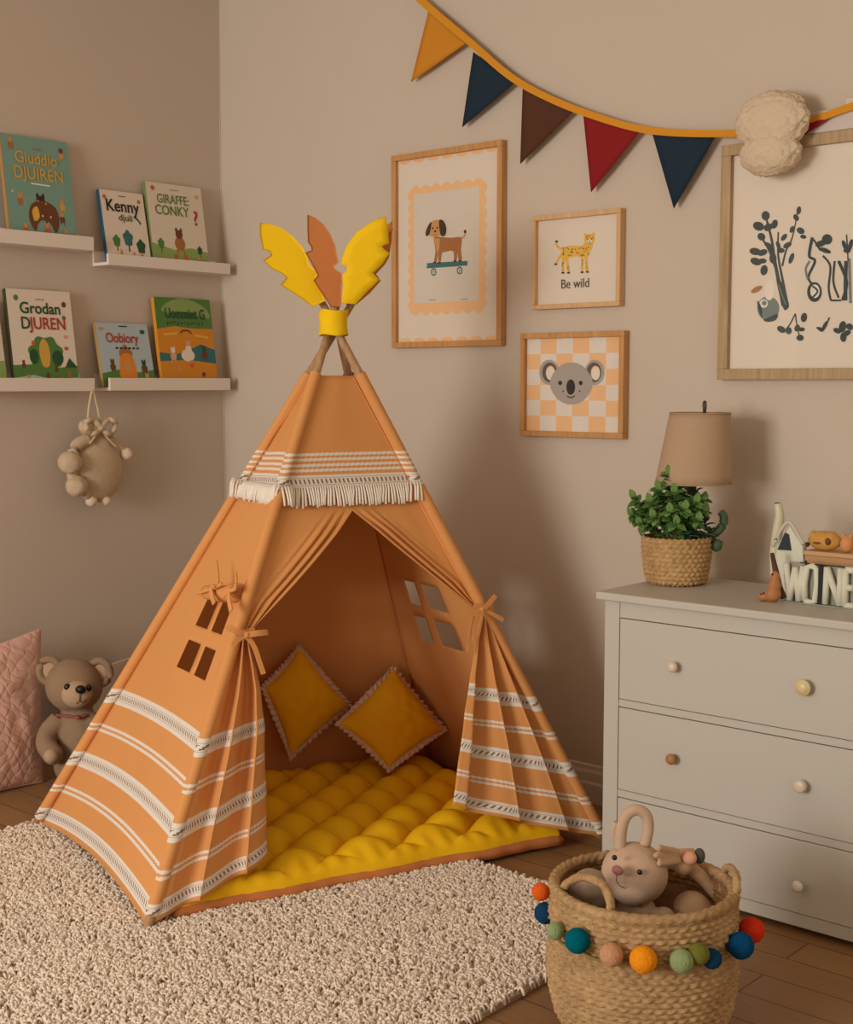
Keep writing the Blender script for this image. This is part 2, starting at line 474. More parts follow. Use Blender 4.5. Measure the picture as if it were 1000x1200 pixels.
def tent_build():
    feet = [(FLt, 'fl'), (FRt, 'fr'), (BLt, 'bl'), (BRt, 'br')]
    cc = (FLt + BRt) / 2
    for i, (F, k) in enumerate(feet):
        d = AP - F
        side = np.array([(-.012, -.012, 0), (.012, .006, 0), (-.006, .014, 0), (.012, .016, 0)][i])
        # pole
        bm = newbm(); top = 1.0 + .055
        a = F; b = F + d * top
        N = 8
        pts = [V3(a + (b - a) * t / N + side * min(1, t / N * 1.0)) for t in range(N + 1)]
        tube(bm, pts, [.0148] * N + [.0125], 14)
        obj('pole', bm, POLE, tent)
        # sleeve
        bm = newbm()
        z0 = .045 if k in ('bl', 'br', 'fr') else .052
        pts = [V3(pp(F, z0 + (1.665 - z0) * t / 40) + side * (z0 + (1.665 - z0) * t / 40) / ZA) for t in range(41)]
        tube(bm, pts, [.0205] * 41, 14, cap=False, uvf=lambda co, kk: (kk * .0125, co.z))
        obj('pole_sleeve', bm, CAN, tent)

    def panel(name, Fa, Fb, holes, lift, sagin=.0, o0=-.014, o1=-.014):
        n = facen(Fa, Fb)
        if n @ ((Fa + Fb) / 2 - cc) < 0: n = -n
        ss = sorted(set(list(np.linspace(0, 1, 25)) + [h[0] for h in holes] + [h[1] for h in holes]))
        zs = sorted(set(list(np.concatenate([np.linspace(.028, 1.66, 60)])) + [h[2] for h in holes] + [h[3] for h in holes]))
        wb = np.linalg.norm(Fb - Fa)
        def P(i, j):
            s, z = ss[i], zs[j]
            zz = z + lift * 4 * s * (1 - s) * max(0, 1 - z / .8)
            p = pp(Fa, zz) * (1 - s) + pp(Fb, zz) * s
            w = 4 * s * (1 - s)
            p = p - n * sagin * w * math.sin(PI * min(1, max(0, z) / 1.5)) ** .5
            p = p + n * (o0 + (o1 - o0) * s)
            p = p + n * .004 * w * noise.noise(Vector((s * 3, z * 4, wb * 7)))
            return V3(p)
        def skip(i, j):
            s = (ss[i] + ss[i + 1]) / 2; z = (zs[j] + zs[j + 1]) / 2
            return any(h[0] < s < h[1] and h[2] < z < h[3] for h in holes)
        def uvf(i, j): return (ss[i] * wb * (1 - zs[j] / ZA) + (1 - (1 - zs[j] / ZA)) * wb * .5, zs[j])
        bm = newbm(); grid(bm, P, len(ss), len(zs), uvf=uvf, skip=skip)
        bmesh.ops.delete(bm, geom=[v for v in bm.verts if not v.link_faces], context='VERTS')
        bm.normal_update()
        f0 = list(bm.faces)[len(bm.faces) // 2]
        if f0.normal.dot(V3(n)) < 0: bmesh.ops.reverse_faces(bm, faces=bm.faces)
        return obj(name, bm, [CAN, CANP], tent, solid=.0022, offset=-1, matoff=1, recalc=False)
    lw = [(a, b, c, d) for a, b in ((.462, .632), (.690, .832)) for c, d in ((.668, .762), (.812, .905))]
    panel('side_panel', BLt, FLt, lw, .040, o1=.012)
    rw = [(a, b, c, d) for a, b in ((.37, .565), (.645, .765)) for c, d in ((.645, .75), (.80, .895))]
    panel('side_panel', FRt, BRt, rw, .03)
    panel('back_panel', BRt, BLt, [], .02, sagin=-.17)

    # ---------------- upper front panel
    bm = newbm(); zs_ = np.linspace(1.225, 1.66, 20)
    def PF(i, j):
        s_ = i / 24; z = zs_[j]; p = pp(FLt, z) * (1 - s_) + pp(FRt, z) * s_
        return V3(p + NF * (-.004 + .004 * noise.noise(Vector((s_ * 3, z * 3, 2))) * math.sin(PI * s_)))
    grid(bm, PF, 25, 20, uvf=lambda i, j: (i / 24 * WT * (1 - zs_[j] / ZA), zs_[j]))
    bm.normal_update()
    if list(bm.faces)[0].normal.dot(V3(NF)) < 0: bmesh.ops.reverse_faces(bm, faces=bm.faces)
    obj('front_panel', bm, [CAN, CANP], tent, solid=.0022, offset=-1, matoff=1, recalc=False)
    # ---------------- front flaps
    ztl = finv(287, 744)[1]; ztr = finv(568, 712)[1]
    def width(z): return WT * (1 - z / ZA)
    def flap(side):
        F0 = FLt if side < 0 else FRt; F1 = FRt if side < 0 else FLt
        zt = ztl if side < 0 else ztr
        path_px = [(290, 748), (302, 782), (309, 805), (316, 850), (318, 925), (318, 1003)] if side < 0 else \
                  [(566, 716), (556, 750), (548, 790), (541, 832), (533, 895), (527, 943)]
        path = [finv(*q) for q in path_px]
        path = [((s if side < 0 else 1 - s), z) for s, z in path]
        def along(m, z, off=0):       # m metres from the flap's own pole
            p = pp(F0, z); d = pp(F1, z) - p; d /= np.linalg.norm(d)
            return p + d * m + NF * off
        NS = 70
        rows = []
        Z_AP = 1.205
        def zone1(z):
            w = width(z) * (.505)
            return [(along(w * k / NS, z, -.014 + .003 * noise.noise(Vector((k / NS * 3, z * 3, side)))), (w * k / NS, z)) for k in range(NS + 1)]
        def inner_m(z):
            t = (Z_AP - z) / (Z_AP - zt)
            m0 = width(Z_AP) * .505; m1 = .022
            return m0 + (m1 - m0) * t + .018 * math.sin(PI * t) * (1 if side < 0 else .6)
        def zone2(z):
            t = (Z_AP - z) / (Z_AP - zt); w = inner_m(z); out = []
            lam = min(.034, w / 3.3); full = width(z) * .505
            for k in range(NS + 1):
                s = k / NS; s = s ** .8; m = w * s; dist = w - m
                e = math.exp(-(dist / (lam * 2.6)) ** 4) * min(1, t * 5)
                off = e * (.011 * math.sin(2 * PI * dist / lam + .8) + .008)
                m2 = m + e * .004 * math.cos(2 * PI * dist / lam)
                off += .004 * noise.noise(Vector((s * 4, z * 5, side * 3)))
                zz = z - .02 * math.sin(PI * s) * t
                out.append((along(m2, zz, -.012 + off), (m, min(1.2, max(z, .62)))))
            return out
        def zone3(t):
            zp = zt + t * (.03 - zt)
            # inner point on path by z fraction
            tt = t * (len(path) - 1); i = min(int(tt), len(path) - 2); f = tt - i
            # parametrise path by z
            z0, z1 = path[0][1], path[-1][1]; zi = z0 + (z1 - z0) * t
            for a in range(len(path) - 1):
                if path[a][1] >= zi >= path[a + 1][1]:
                    f = (path[a][1] - zi) / (path[a][1] - path[a + 1][1] + 1e-9)
                    sm = path[a][0] * (1 - f) + path[a + 1][0] * f; break
            else: sm = path[-1][0]
            E = pp(F0, zi) * (1 - sm) + pp(F1, zi) * sm
            Pp = pp(F0, zp)
            w = np.linalg.norm(E - Pp); d = (E - Pp) / (w + 1e-9)
            npl = 2.6 if side < 0 else 3.1
            A = min(.05, .014 + .07 * t) * (1 if side < 0 else .85); A *= 1 - .30 * t
            out = []
            for k in range(NS + 1):
                s = k / NS
                ph = 2 * PI * npl * s ** (1.0 if side < 0 else .9) + (.5 if side < 0 else 1.2) + .5 * math.sin(t * 2.5)
                win = min(1, s * 5) * (1 - .55 * t * (1 - s))
                off = A * win * (math.sin(ph) + .25 * math.sin(2 * ph + 1)) + .004
                lat = w * (.085 if side < 0 else .06) * win * math.sin(ph + 2.4) * (1 if s < .999 else 1)
                lat *= min(1, (1 - s) * 6) if s > .8 else 1
                bow = -.010 * math.sin(PI * s) * t
                p = Pp + d * (w * s + lat) + NF * off + np.array([0, 0, bow])
                out.append((p, (s * .8, zp)))
            return out
        z = 1.28
        while z > Z_AP + .005: rows.append(zone1(z)); z -= .02
        n2 = 26
        for k in range(n2 + 1): rows.append(zone2(Z_AP + (zt - Z_AP) * k / n2))
        n3 = 54
        for k in range(1, n3 + 1): rows.append(zone3(k / n3))
        bm = newbm()
        grid(bm, lambda i, j: V3(rows[i][j][0]), len(rows), NS + 1, uvf=lambda i, j: rows[i][j][1])
        bm.normal_update()
        fs = list(bm.faces); f0 = fs[10]
        if f0.normal.dot(V3(NF)) < 0: bmesh.ops.reverse_faces(bm, faces=bm.faces)
        obj('door_flap', bm, [CAN, CANP], tent, solid=.002, offset=-1, matoff=1, recalc=False)
    flap(-1); flap(1)

    # ---------------- ties
    def ribbon(bm, pxs, w, off, N=None, T=None, mi=0, lift=.0):
        T = T or (lambda a, b, o: front(a, b, o)); N = NF if N is None else N
        pts = catmull(pxs, 5); P3 = [T(p[0], p[1], off + lift * math.sin(PI * i / (len(pts) - 1))) for i, p in enumerate(pts)]
        ww = w if hasattr(w, '__len__') else (w, w)
        vs = []
        for i, p in enumerate(P3):
            d = P3[min(i + 1, len(P3) - 1)] - P3[max(i - 1, 0)]; d /= np.linalg.norm(d)
            sd = np.cross(d, N); sd /= np.linalg.norm(sd); k = i / (len(P3) - 1); h = (ww[0] * (1 - k) + ww[1] * k) / 2
            vs.append((p + sd * h, p - sd * h))
        th = N * .0022
        rings = [[bm.verts.new(V3(q)) for q in (a + th, b + th, b - th, a - th)] for a, b in vs]
        for A, B in zip(rings, rings[1:]):
            for q in range(4):
                f = bm.faces.new((A[q], A[(q + 1) % 4], B[(q + 1) % 4], B[q])); f.smooth = False
        bm.faces.new(rings[0][::-1]); bm.faces.new(rings[-1])
    bm = newbm()
    ribbon(bm, [(278, 748), (288, 743), (299, 741)], .030, .040)
    ribbon(bm, [(290, 743), (278, 740), (265, 733)], .019, .050, lift=.01)
    ribbon(bm, [(288, 744), (302, 742), (314, 741)], .019, .052, lift=.01)
    ribbon(bm, [(288, 745), (279, 749), (273, 757)], .016, .046)
    ribbon(bm, [(289, 745), (298, 758), (304, 775), (309, 790)], .015, .048)
    ball(bm, V3(front(289, 744, .05)), .013, sub=2)
    obj('tie_ribbon', bm, CANP, tent)
    bm = newbm()
    ribbon(bm, [(556, 712), (566, 712), (578, 712)], .028, .036)
    ribbon(bm, [(558, 724), (568, 713), (581, 698)], .017, .052)
    ribbon(bm, [(547, 717), (560, 716), (570, 714)], .015, .046)
    ribbon(bm, [(566, 714), (578, 720), (590, 727)], .015, .048)
    ribbon(bm, [(560, 722), (556, 738), (557, 752)], .014, .05)
    ribbon(bm, [(556, 722), (551, 745), (548, 765)], .011, .035)
    ball(bm, V3(front(565, 715, .046)), .012, sub=2)
    obj('tie_ribbon', bm, CANP, tent)

    # ---------------- rolled window flap on the left side
    NL = facen(BLt, FLt); NL = NL if NL @ ((BLt + FLt) / 2 - cc) > 0 else -NL
    L = lambda px, py, off=0.0: hitp(px, py, BLt + NL * off, NL)
    bm = newbm()
    a, b = L(243, 694, .030), L(280, 694, .034)
    b = b * 1.0
    N = 12; pts = [V3(a + (b - a) * k / N) + Vector((0, 0, -.006 * math.sin(PI * k / N))) for k in range(N + 1)]
    tube(bm, pts, [.024 + .006 * k / N + .0015 * math.sin(k * 2.1) for k in range(N + 1)], 20)
    ax = (b - a) / np.linalg.norm(b - a); up = np.cross(ax, NL); up /= np.linalg.norm(up)
    sp = [V3(b + ax * .002 + (up * math.cos(t) + NL * math.sin(t)) * (.003 + .021 * t / (7.5 * PI))) for t in np.linspace(0, 7.5 * PI, 90)]
    tube(bm, sp, .0017, 5)
    roll = obj('rolled_window_flap', bm, CANP, tent)
    LT = lambda a, b, o: L(a, b, o)
    bm = newbm()
    for px, tri in ((250, ((254, 657), (256, 680), (252, 690))), (272, ((277, 671), (277, 683), (273, 692)))):
        ribbon(bm, list(tri), (.003, .015), .066, NL, LT)
    ribbon(bm, [(231, 696), (243, 692), (257, 686), (260, 683)], (.005, .018), .066, NL, LT)
    ribbon(bm, [(247, 690), (249, 700), (251, 707)], .017, .070, NL, LT)
    ribbon(bm, [(262, 699), (268, 694), (277, 689)], (.01, .016), .068, NL, LT)
    ribbon(bm, [(268, 696), (269, 706), (271, 716)], .017, .072, NL, LT)
    ball(bm, V3(L(250, 688, .064)), .011, sub=2); ball(bm, V3(L(270, 692, .066)), .011, sub=2)
    obj('roll_tie', bm, CANP, tent)
    # window hems (stitched borders)
    # ---------------- fringe
    yarn = mat('fringe_cotton', rgb(236, 226, 212), .9, var=.06, vscale=60, bump=.3, bscale=300, spec=.1)
    for Fa, Fb in ((FLt, FRt), (BLt, FLt), (FRt, BRt), (BRt, BLt)):
        n = facen(Fa, Fb); n = n if n @ ((Fa + Fb) / 2 - cc) > 0 else -n
        zt = 1.285; a = pp(Fa, zt); b = pp(Fb, zt); w = np.linalg.norm(b - a); d = (b - a) / w
        num = int((w + .044) / .0094); bm = newbm()
        for k in range(num):
            s = (k + .5) / num; m = s * (w + .044) - .022
            ed = max(0, 1 - min(m + .022, w + .022 - m) / .044)
            p0 = a + d * m + n * (.012 if Fb is FLt else 0) + n * (.006 + .020 * math.sqrt(max(0, 1 - (2 * ed - 1) ** 2)) if ed > 0 else .006)
            sway = .006 * math.sin(m * 60 + 2) + random.uniform(-.004, .004); ln = .072 + random.uniform(-.006, .006)
            dn = pp(Fa, zt - .07) - pp(Fa, zt); dn = np.array([0, 0, -1.0]) + n * .25
            pts = [V3(p0), V3(p0 + dn * ln * .35 + n * .004 + d * sway * .3), V3(p0 + dn * ln * .7 + n * .002 + d * sway * .8), V3(p0 + dn * ln + d * sway)]
            tube(bm, pts, [.0032, .0039, .0041, .0043], 6)
        obj('fringe', bm, yarn, tent)
    # ---------------- top band
    bm = newbm(); c = (AP + np.array([0, 0, .028]))
    prof = []
    n = 48
    def P(i, j):
        a = 2 * PI * i / n; z = -.043 + .086 * j / 10
        r = .054 + .004 * math.cos(2 * a + .5) + .0035 * noise.noise(Vector((math.cos(a) * 1.5, math.sin(a) * 1.5, z * 30))) - .004 * math.sin(PI * j / 10)
        return V3(c + np.array([r * math.cos(a), r * math.sin(a), z + .003 * math.sin(3 * a)]))
    grid(bm, lambda i, j: P(i % n, j), n + 1, 11); bmesh.ops.remove_doubles(bm, verts=bm.verts, dist=1e-5)
    ball(bm, V3(c - np.array([0, 0, .01])), (.047, .047, .03), sub=2)
    tag(obj('wrap_band', bm, YEL, tent, solid=.003), 'bright yellow fabric band around the crossed poles')
    # ---------------- felt leaves
    hd = np.array([AP[0] - CAMP[0], AP[1] - CAMP[1], 0]); hd /= np.linalg.norm(hd)
    TL = lambda cx, cy, off: hitp(290 + cx / 5, 230 + cy / 5, AP - hd * off, hd)
    RT = mat('rust_felt', rgb(196, 122, 68), .85, bump=.3, bscale=300, spec=.15)
    leaves = [
        ('yellow felt leaf at left', YEL, .055, 0, [(75, 160), (130, 163), (200, 190), (270, 240), (320, 295), (350, 350), (362, 400), (412, 450), (400, 490), (430, 540), (457, 612), (420, 628), (385, 648), (320, 600), (250, 555), (195, 520), (228, 480), (205, 455), (150, 430), (93, 380), (140, 345), (130, 325), (92, 315), (75, 230)]),
        ('rust felt leaf in the middle', RT, .075, 0, [(352, 112), (400, 130), (450, 170), (490, 230), (515, 290), (525, 350), (535, 385), (507, 410), (517, 430), (552, 450), (556, 500), (552, 560), (548, 645), (490, 648), (440, 575), (387, 492), (412, 465), (385, 410), (340, 332), (376, 318), (374, 298), (355, 270), (352, 190)]),
        ('yellow felt leaf at right', YEL, .09, 0, [(808, 120), (730, 150), (640, 210), (580, 290), (555, 360), (550, 402), (586, 412), (580, 435), (555, 460), (560, 520), (553, 622), (632, 632), (700, 560), (774, 490), (737, 450), (790, 400), (833, 335), (802, 312), (790, 296), (828, 280), (825, 200)]),
        ('rust felt leaf hidden behind the right one', RT, -.03, 0, [(848, 150), (820, 170), (700, 250), (640, 330), (600, 420), (585, 520), (580, 640), (640, 632), (720, 565), (782, 495), (755, 455), (806, 400), (830, 360), (845, 260)]),
    ]
    for lab, m, off, _, pts in leaves:
        bm = newbm()
        P3 = [V3(TL(x, y, off)) for x, y in pts]
        ctr = sum(P3, Vector()) / len(P3)
        # gentle curl across the leaf
        ln = (P3[0] - P3[len(P3) // 2]).normalized()
        nn = V3(-hd)
        def curl(p):
            q = p - ctr; t = q.dot(ln); side_ = (q - ln * t).length
            return p + nn * (.12 * t)
        P3 = [curl(p) for p in P3]
        for sgn in (1, -1):
            vs = [bm.verts.new(p + nn * (.0025 * sgn)) for p in P3]
            f = bm.faces.new(vs if sgn > 0 else vs[::-1])
        bm.faces.ensure_lookup_table()
        A, B = list(bm.faces)[0], list(bm.faces)[1]
        av = list(A.verts); bv = list(B.verts)[::-1]
        # match order
        k0 = min(range(len(bv)), key=lambda i: (bv[i].co - av[0].co).length); bv = bv[k0:] + bv[:k0]
        n_ = len(av)
        for i in range(n_):
            try: bm.faces.new((av[i], bv[i], bv[(i + 1) % n_], av[(i + 1) % n_]))
            except Exception: pass
        r = bmesh.ops.inset_region(bm, faces=[A], thickness=.0045, depth=.0018)
        r = bmesh.ops.inset_region(bm, faces=[A], thickness=.004, depth=.0040)
        r = bmesh.ops.inset_region(bm, faces=[A], thickness=.006, depth=.0042)
        r = bmesh.ops.inset_region(bm, faces=[A], thickness=.008, depth=.0034)
        r = bmesh.ops.inset_region(bm, faces=[A], thickness=.009, depth=.0020)
        for f in bm.faces: f.smooth = len(f.verts) == 4
        # centre ridge
        o = obj('felt_leaf', bm, m, tent); o['label'] = lab
tent_build()

# ================================================================== FLOOR MATTRESS
def mattress():
    lo = (.11, .045); hi = (WT - .17, DT - .03)
    base = thing('floor_mattress', V3(FLt + UT * (WT / 2) - NT_ * (DT / 2)), 'yellow tufted floor cushion with rust coloured side lying inside the tent', 'mattress')
    nx, ny = 300, 210; z0 = .013; sh = .033; H = .092
    px, py = .126, .110
    def h(x, y):
        a = x / (2 * px) + y / (2 * py); b = x / (2 * px) - y / (2 * py)
        f = (abs(math.sin(PI * a)) * abs(math.sin(PI * b)))
        g = lambda q_: min(q_ % 1, 1 - q_ % 1)
        d2 = (g(a) ** 2 + g(b) ** 2)
        return f ** .55 * (1 - .35 * math.exp(-d2 / .02))
    def P(i, j):
        u = i / (nx - 1); v = j / (ny - 1)
        # slow edges
        x = lo[0] + (hi[0] - lo[0]) * u; y = lo[1] + (hi[1] - lo[1]) * v
        e = min(u * (hi[0] - lo[0]), (1 - u) * (hi[0] - lo[0]), v * (hi[1] - lo[1]), (1 - v) * (hi[1] - lo[1]))
        k = min(1, e / .10); edge = math.sqrt(max(0, 1 - (1 - k) ** 2))
        # edge ripples
        rp = .004 * math.sin(x * 95 + 3 * math.sin(y * 9)) * (1 - k) * (1 - k) * 4 * k * (1.2 if min(v, 1 - v) * (hi[1] - lo[1]) <= e + .001 else 0)
        hh = h(x - .03, y - .02)
        z = z0 + sh + .004 + edge * (.018 + (H - .018) * (hh * min(1, e / .13) + (1 - min(1, e / .13)) * .62)) + rp
        z += .005 * noise.noise(Vector((x * 5, y * 5, 1)))
        p = FLt + UT * x - NT_ * y
        bow = .006 * math.sin(x * 17)
        p = p + NT_ * (bow if v < .5 else 0) * (1 - v)
        return Vector((p[0], p[1], z))
    bm = newbm(); vs = grid(bm, P, nx, ny)
    obj('cushion_top', bm, mat('yellow_cotton', rgb(242, 188, 14, 1.0), .75, var=.04, vscale=8, bump=.25, bscale=60, bdist=.004, spec=.25), base)
    # rust sides
    bm = newbm()
    per = [(lo[0] + (hi[0] - lo[0]) * i / 80, lo[1]) for i in range(80)] + [(hi[0], lo[1] + (hi[1] - lo[1]) * i / 60) for i in range(60)] + \
          [(hi[0] - (hi[0] - lo[0]) * i / 80, hi[1]) for i in range(80)] + [(lo[0], hi[1] - (hi[1] - lo[1]) * i / 60) for i in range(60)]
    n = len(per); cx = (lo[0] + hi[0]) / 2; cy = (lo[1] + hi[1]) / 2
    def Q(i, j):
        x, y = per[i % n]; t = j / 8
        ou = .010 * math.sin(PI * t) + .002 * math.sin(x * 60 + y * 60)
        dx = -1 if x <= lo[0] + 1e-6 else (1 if x >= hi[0] - 1e-6 else 0); dy = -1 if y <= lo[1] + 1e-6 else (1 if y >= hi[1] - 1e-6 else 0)
        bowx = .006 * math.sin(x * 17) if y <= lo[1] + 1e-6 else 0
        p = FLt + UT * (x + dx * ou) - NT_ * (y + dy * ou - bowx)
        return Vector((p[0], p[1], z0 + .0 + (sh + .006) * t))
    grid(bm, Q, n + 1, 9)
    bmesh.ops.remove_doubles(bm, verts=bm.verts, dist=1e-5)
    bot = [bm.verts.new(V3(FLt + UT * x - NT_ * y) + Vector((0, 0, z0))) for x, y in ((lo[0] + .01, lo[1] + .01), (hi[0] - .01, lo[1] + .01), (hi[0] - .01, hi[1] - .01), (lo[0] + .01, hi[1] - .01))]
    bm.faces.new(bot)
    obj('rust_side', bm, mat('rust_cotton', rgb(196, 122, 70), .85, var=.06, vscale=6, bump=.3, bscale=60, spec=.15), base)
mattress()

# ================================================================== CUSHIONS
def pillow_mesh(C, T, pinch=.07, n=34, nrm=None, wr=.0, edge_flat=0.02):
    """C: four corners (np) in order; T half thickness"""
    bm = newbm()
    c = sum(C) / 4
    N = np.cross(C[1] - C[0], C[3] - C[0]); N /= np.linalg.norm(N)
    if nrm is not None and N @ nrm < 0: N = -N
    def P(i, j, sg):
        u = 2 * i / (n - 1) - 1; v = 2 * j / (n - 1) - 1
        u = math.sin(u * PI / 2); v = math.sin(v * PI / 2)
        uu = u * (1 - pinch * (1 - v * v)) ; vv = v * (1 - pinch * (1 - u * u))
        a, b = (uu + 1) / 2, (vv + 1) / 2
        p = C[0] * (1 - a) * (1 - b) + C[1] * a * (1 - b) + C[2] * a * b + C[3] * (1 - a) * b
        t = T * (max(0, (1 - u * u) * (1 - v * v)) ** .42)
        t += wr * noise.noise(Vector((u * 4, v * 4, sg))) * (1 - u * u) * (1 - v * v)
        return V3(p + N * sg * t)
    for sg in (1, -1): grid(bm, lambda i, j: P(i, j, sg), n, n)
    bmesh.ops.remove_doubles(bm, verts=bm.verts, dist=1e-5)
    def E(t):  # perimeter point 0..4
        k = int(t) % 4; f = t - int(t)
        w = 2 * f - 1
        A, B = C[k], C[(k + 1) % 4]
        p = A + (B - A) * f
        return p + (c - (A + B) / 2) * pinch * (1 - w * w) * 1.0
    return bm, E, N, c
def ruffled(name, quad, T, label, m, rm):
    t = thing(name, V3(min(quad, key=lambda q: q[2])), label, 'cushion', 'yellow ruffled cushions inside the tent')
    bm, E, N, c = pillow_mesh(quad, T, wr=.012); obj('cushion_body', bm, m, t)
    bm = newbm(); n = 420
    def R(i, j):
        tt = 4 * i / n % 4; p = E(tt); d = p - c; d = d - N * (d @ N); d /= np.linalg.norm(d)
        k = j / 5; wv = math.sin(2 * PI * i / 8.4 + .7 * math.sin(i * .31))
        # square off outward direction near the corners
        ln = .026 * (1 + .12 * math.sin(2 * PI * i / 8.4 + 1.2))
        return V3(p + d * (ln * k - .004) + N * (.0075 * wv * k))
    grid(bm, lambda i, j: R(i % n, j), n + 1, 6); bmesh.ops.remove_doubles(bm, verts=bm.verts, dist=1e-6)
    tag(obj('ruffle', bm, rm, t, solid=.0015), 'cream ruffled edge')
MUST = mat('mustard_cotton', rgb(242, 178, 24, 1.0), .85, var=.05, vscale=10, bump=.25, bscale=250, spec=.15)
CRM = mat('cream_ruffle', rgb(216, 184, 160), .9, bump=.4, bscale=220, spec=.1)
lean = NF * .98 + np.array([0, 0, .20]); lean /= np.linalg.norm(lean)
def quad_px(pts, bottom, zf, nrm):
    p0 = hit(bottom[0], bottom[1], 2, zf); return [hitp(x, y, p0, nrm) for x, y in pts]
n1 = np.array([.93, -.37, .0]) + np.array([0, 0, .02]); n1 /= np.linalg.norm(n1)
n2 = lean + np.array([.0, .0, .08]); n2 /= np.linalg.norm(n2)
ruffled('ruffled_cushion', quad_px([(351, 760), (409, 826), (341, 886), (311, 806)], (341, 888), .172, n1), .052,
        'yellow diamond-standing cushion with cream ruffle, nearest the tent left opening edge', MUST, CRM)
ruffled('ruffled_cushion', quad_px([(461, 784), (520, 855), (456, 899), (398, 848)], (455, 903), .148, n2), .06,
        'yellow cushion with cream ruffle tipped to the right, in front in the tent', MUST, CRM)

# ================================================================== WALL SHELVES AND BOOKS
def ledge(name, y0, y1, ztop, zbot, label, full_left=True):
    t = thing(name, (0.06, (y0 + y1) / 2, zbot), label, 'shelf', 'white picture ledges on the left wall')
    bm = newbm(); box(bm, (.002, y0, zbot), (.105, y1, zbot + .014)); obj('shelf_board', bm, shelf_white, t, bevel=.001)
    bm = newbm(); box(bm, (.105, y0, zbot), (.120, y1, ztop)); obj('front_lip', bm, shelf_white, t, bevel=.0015)
    bm = newbm(); box(bm, (.0015, y0, zbot + .014), (.012, y1, ztop + .018)); obj('back_rail', bm, shelf_white, t, bevel=.001)
    return zbot + .014
q = lambda x, y: hit(x, y, 0, .12)
zUL = ledge('picture_ledge', q(110, 280)[1] - .62, q(110, 280)[1], q(55, 272.5)[2], q(55, 289)[2], 'upper left white picture ledge holding the teal book')
zUR = ledge('picture_ledge', q(127, 300)[1], q(270, 310)[1], q(200, 303)[2], q(200, 316)[2], 'upper right white picture ledge with two pale books')
zLL = ledge('picture_ledge', q(111, 443)[1] - .62, q(111, 443)[1], q(55, 443)[2], q(55, 458.5)[2], 'lower left white picture ledge holding the cream tree book')
zLR = ledge('picture_ledge', q(129, 443)[1], q(270, 443)[1], q(200, 443)[2], q(200, 457.5)[2], 'lower right white picture ledge with the orange cover book')
INK = {k: mat('ink_' + k, c, .6) for k, c in dict(
    gold=rgb(214, 168, 74), dkgreen=rgb(44, 84, 52), green=rgb(86, 128, 62), lgreen=rgb(140, 165, 96), red=rgb(176, 56, 38), brown=rgb(110, 66, 40),
    dkbrown=rgb(66, 42, 30), tan=rgb(206, 150, 90), orange=rgb(226, 136, 44), yellow=rgb(230, 180, 70), teal=rgb(58, 112, 112), navy=rgb(36, 54, 66),
    white=rgb(236, 228, 216), grey=rgb(140, 130, 118), sky=rgb(176, 198, 204), peach=rgb(240, 190, 138), black=rgb(34, 30, 28), coral=rgb(206, 92, 60),
    dktan=rgb(170, 110, 60), cream=rgb(232, 220, 204), sage=rgb(150, 168, 130), pink=rgb(220, 160, 140)).items()}
def book(label, zs, TL, TR, BL, BR, cover, spine, th, lines, art, xb=.092, h_fix=None, nm='picture_book'):
    """cover corners in the photo; the book stands on the ledge and leans on the wall"""
    yl = (hit(*BL, 0, xb)[1]); yr = hit(*BR, 0, xb)[1]
    ztl = hit(*TL, 0, .035)[2]; h = math.hypot(ztl - zs, xb - .035)
    w = yr - yl; th0 = th
    tht = math.asin(min(.9, (xb - .012 - th) / h)); 
    Vv = Vector((-math.sin(tht), 0, math.cos(tht))); U = Vector((0, 1, 0)); N = U.cross(Vv)
    O = Vector((xb, yl, zs + .001 + th * math.sin(tht) * 0))
    if N.x < 0: N = -N
    t = thing(nm, O + U * w / 2, label, 'book')
    M = Matrix(((U.x, Vv.x, N.x, O.x), (U.y, Vv.y, N.y, O.y), (U.z, Vv.z, N.z, O.z + th * abs(N.z) + .001), (0, 0, 0, 1)))
    O = Vector((M[0][3], M[1][3], M[2][3]))
    bm = newbm(); box(bm, (0, 0, -.0025), (w, h, 0), 0, M); obj('front_cover', bm, cover, t, bevel=.0008)
    bm = newbm(); box(bm, (0, 0, -th), (w, h, -th + .0025), 0, M); obj('back_cover', bm, cover, t)
    bm = newbm(); box(bm, (-.0015, 0, -th), (.002, h, 0), 0, M); obj('spine', bm, spine, t, bevel=.001)
    bm = newbm(); box(bm, (.002, .004, -th + .0025), (w - .004, h - .004, -.0025), 0, M); obj('page_block', bm, mat('paper_edges', rgb(228, 216, 196), .9), t)
    F = Flat(lambda u, v: np.array(O + U * (u * w) + Vv * (v * h)), N)
    rr = random.Random(len(label)); art(F, rr, w / h)
    F.done('cover_picture', t)
    for (s, u, v, hh, m, bold, xs) in lines:
        o = text_obj(s, hh * h, O + U * (u * w) + Vv * (v * h) + N * (F.k + .0005), U, Vv, m, t, bold=bold * h * .01, xs=xs)
    return t
def mats_cover(n, c): return mat('cover_' + n, c, .5, spec=.35)
def tiny(F, rr, x, y, s, m1, m2, asp):   # a small round-bodied creature
    F.ell(x, y, s * .55, s * .6 * asp, INK[m1]); F.ell(x, y + s * .8 * asp, s * .38, s * .38 * asp, INK[m2])
    F.ell(x - s * .25, y + s * 1.15 * asp, s * .13, s * .22 * asp, INK[m2]); F.ell(x + s * .25, y + s * 1.15 * asp, s * .13, s * .22 * asp, INK[m2])
    F.line([(x - s * .3, y - s * .5 * asp), (x - s * .35, y - s * .9 * asp)], s * .18, INK[m1]); F.line([(x + s * .3, y - s * .5 * asp), (x + s * .35, y - s * .9 * asp)], s * .18, INK[m1])
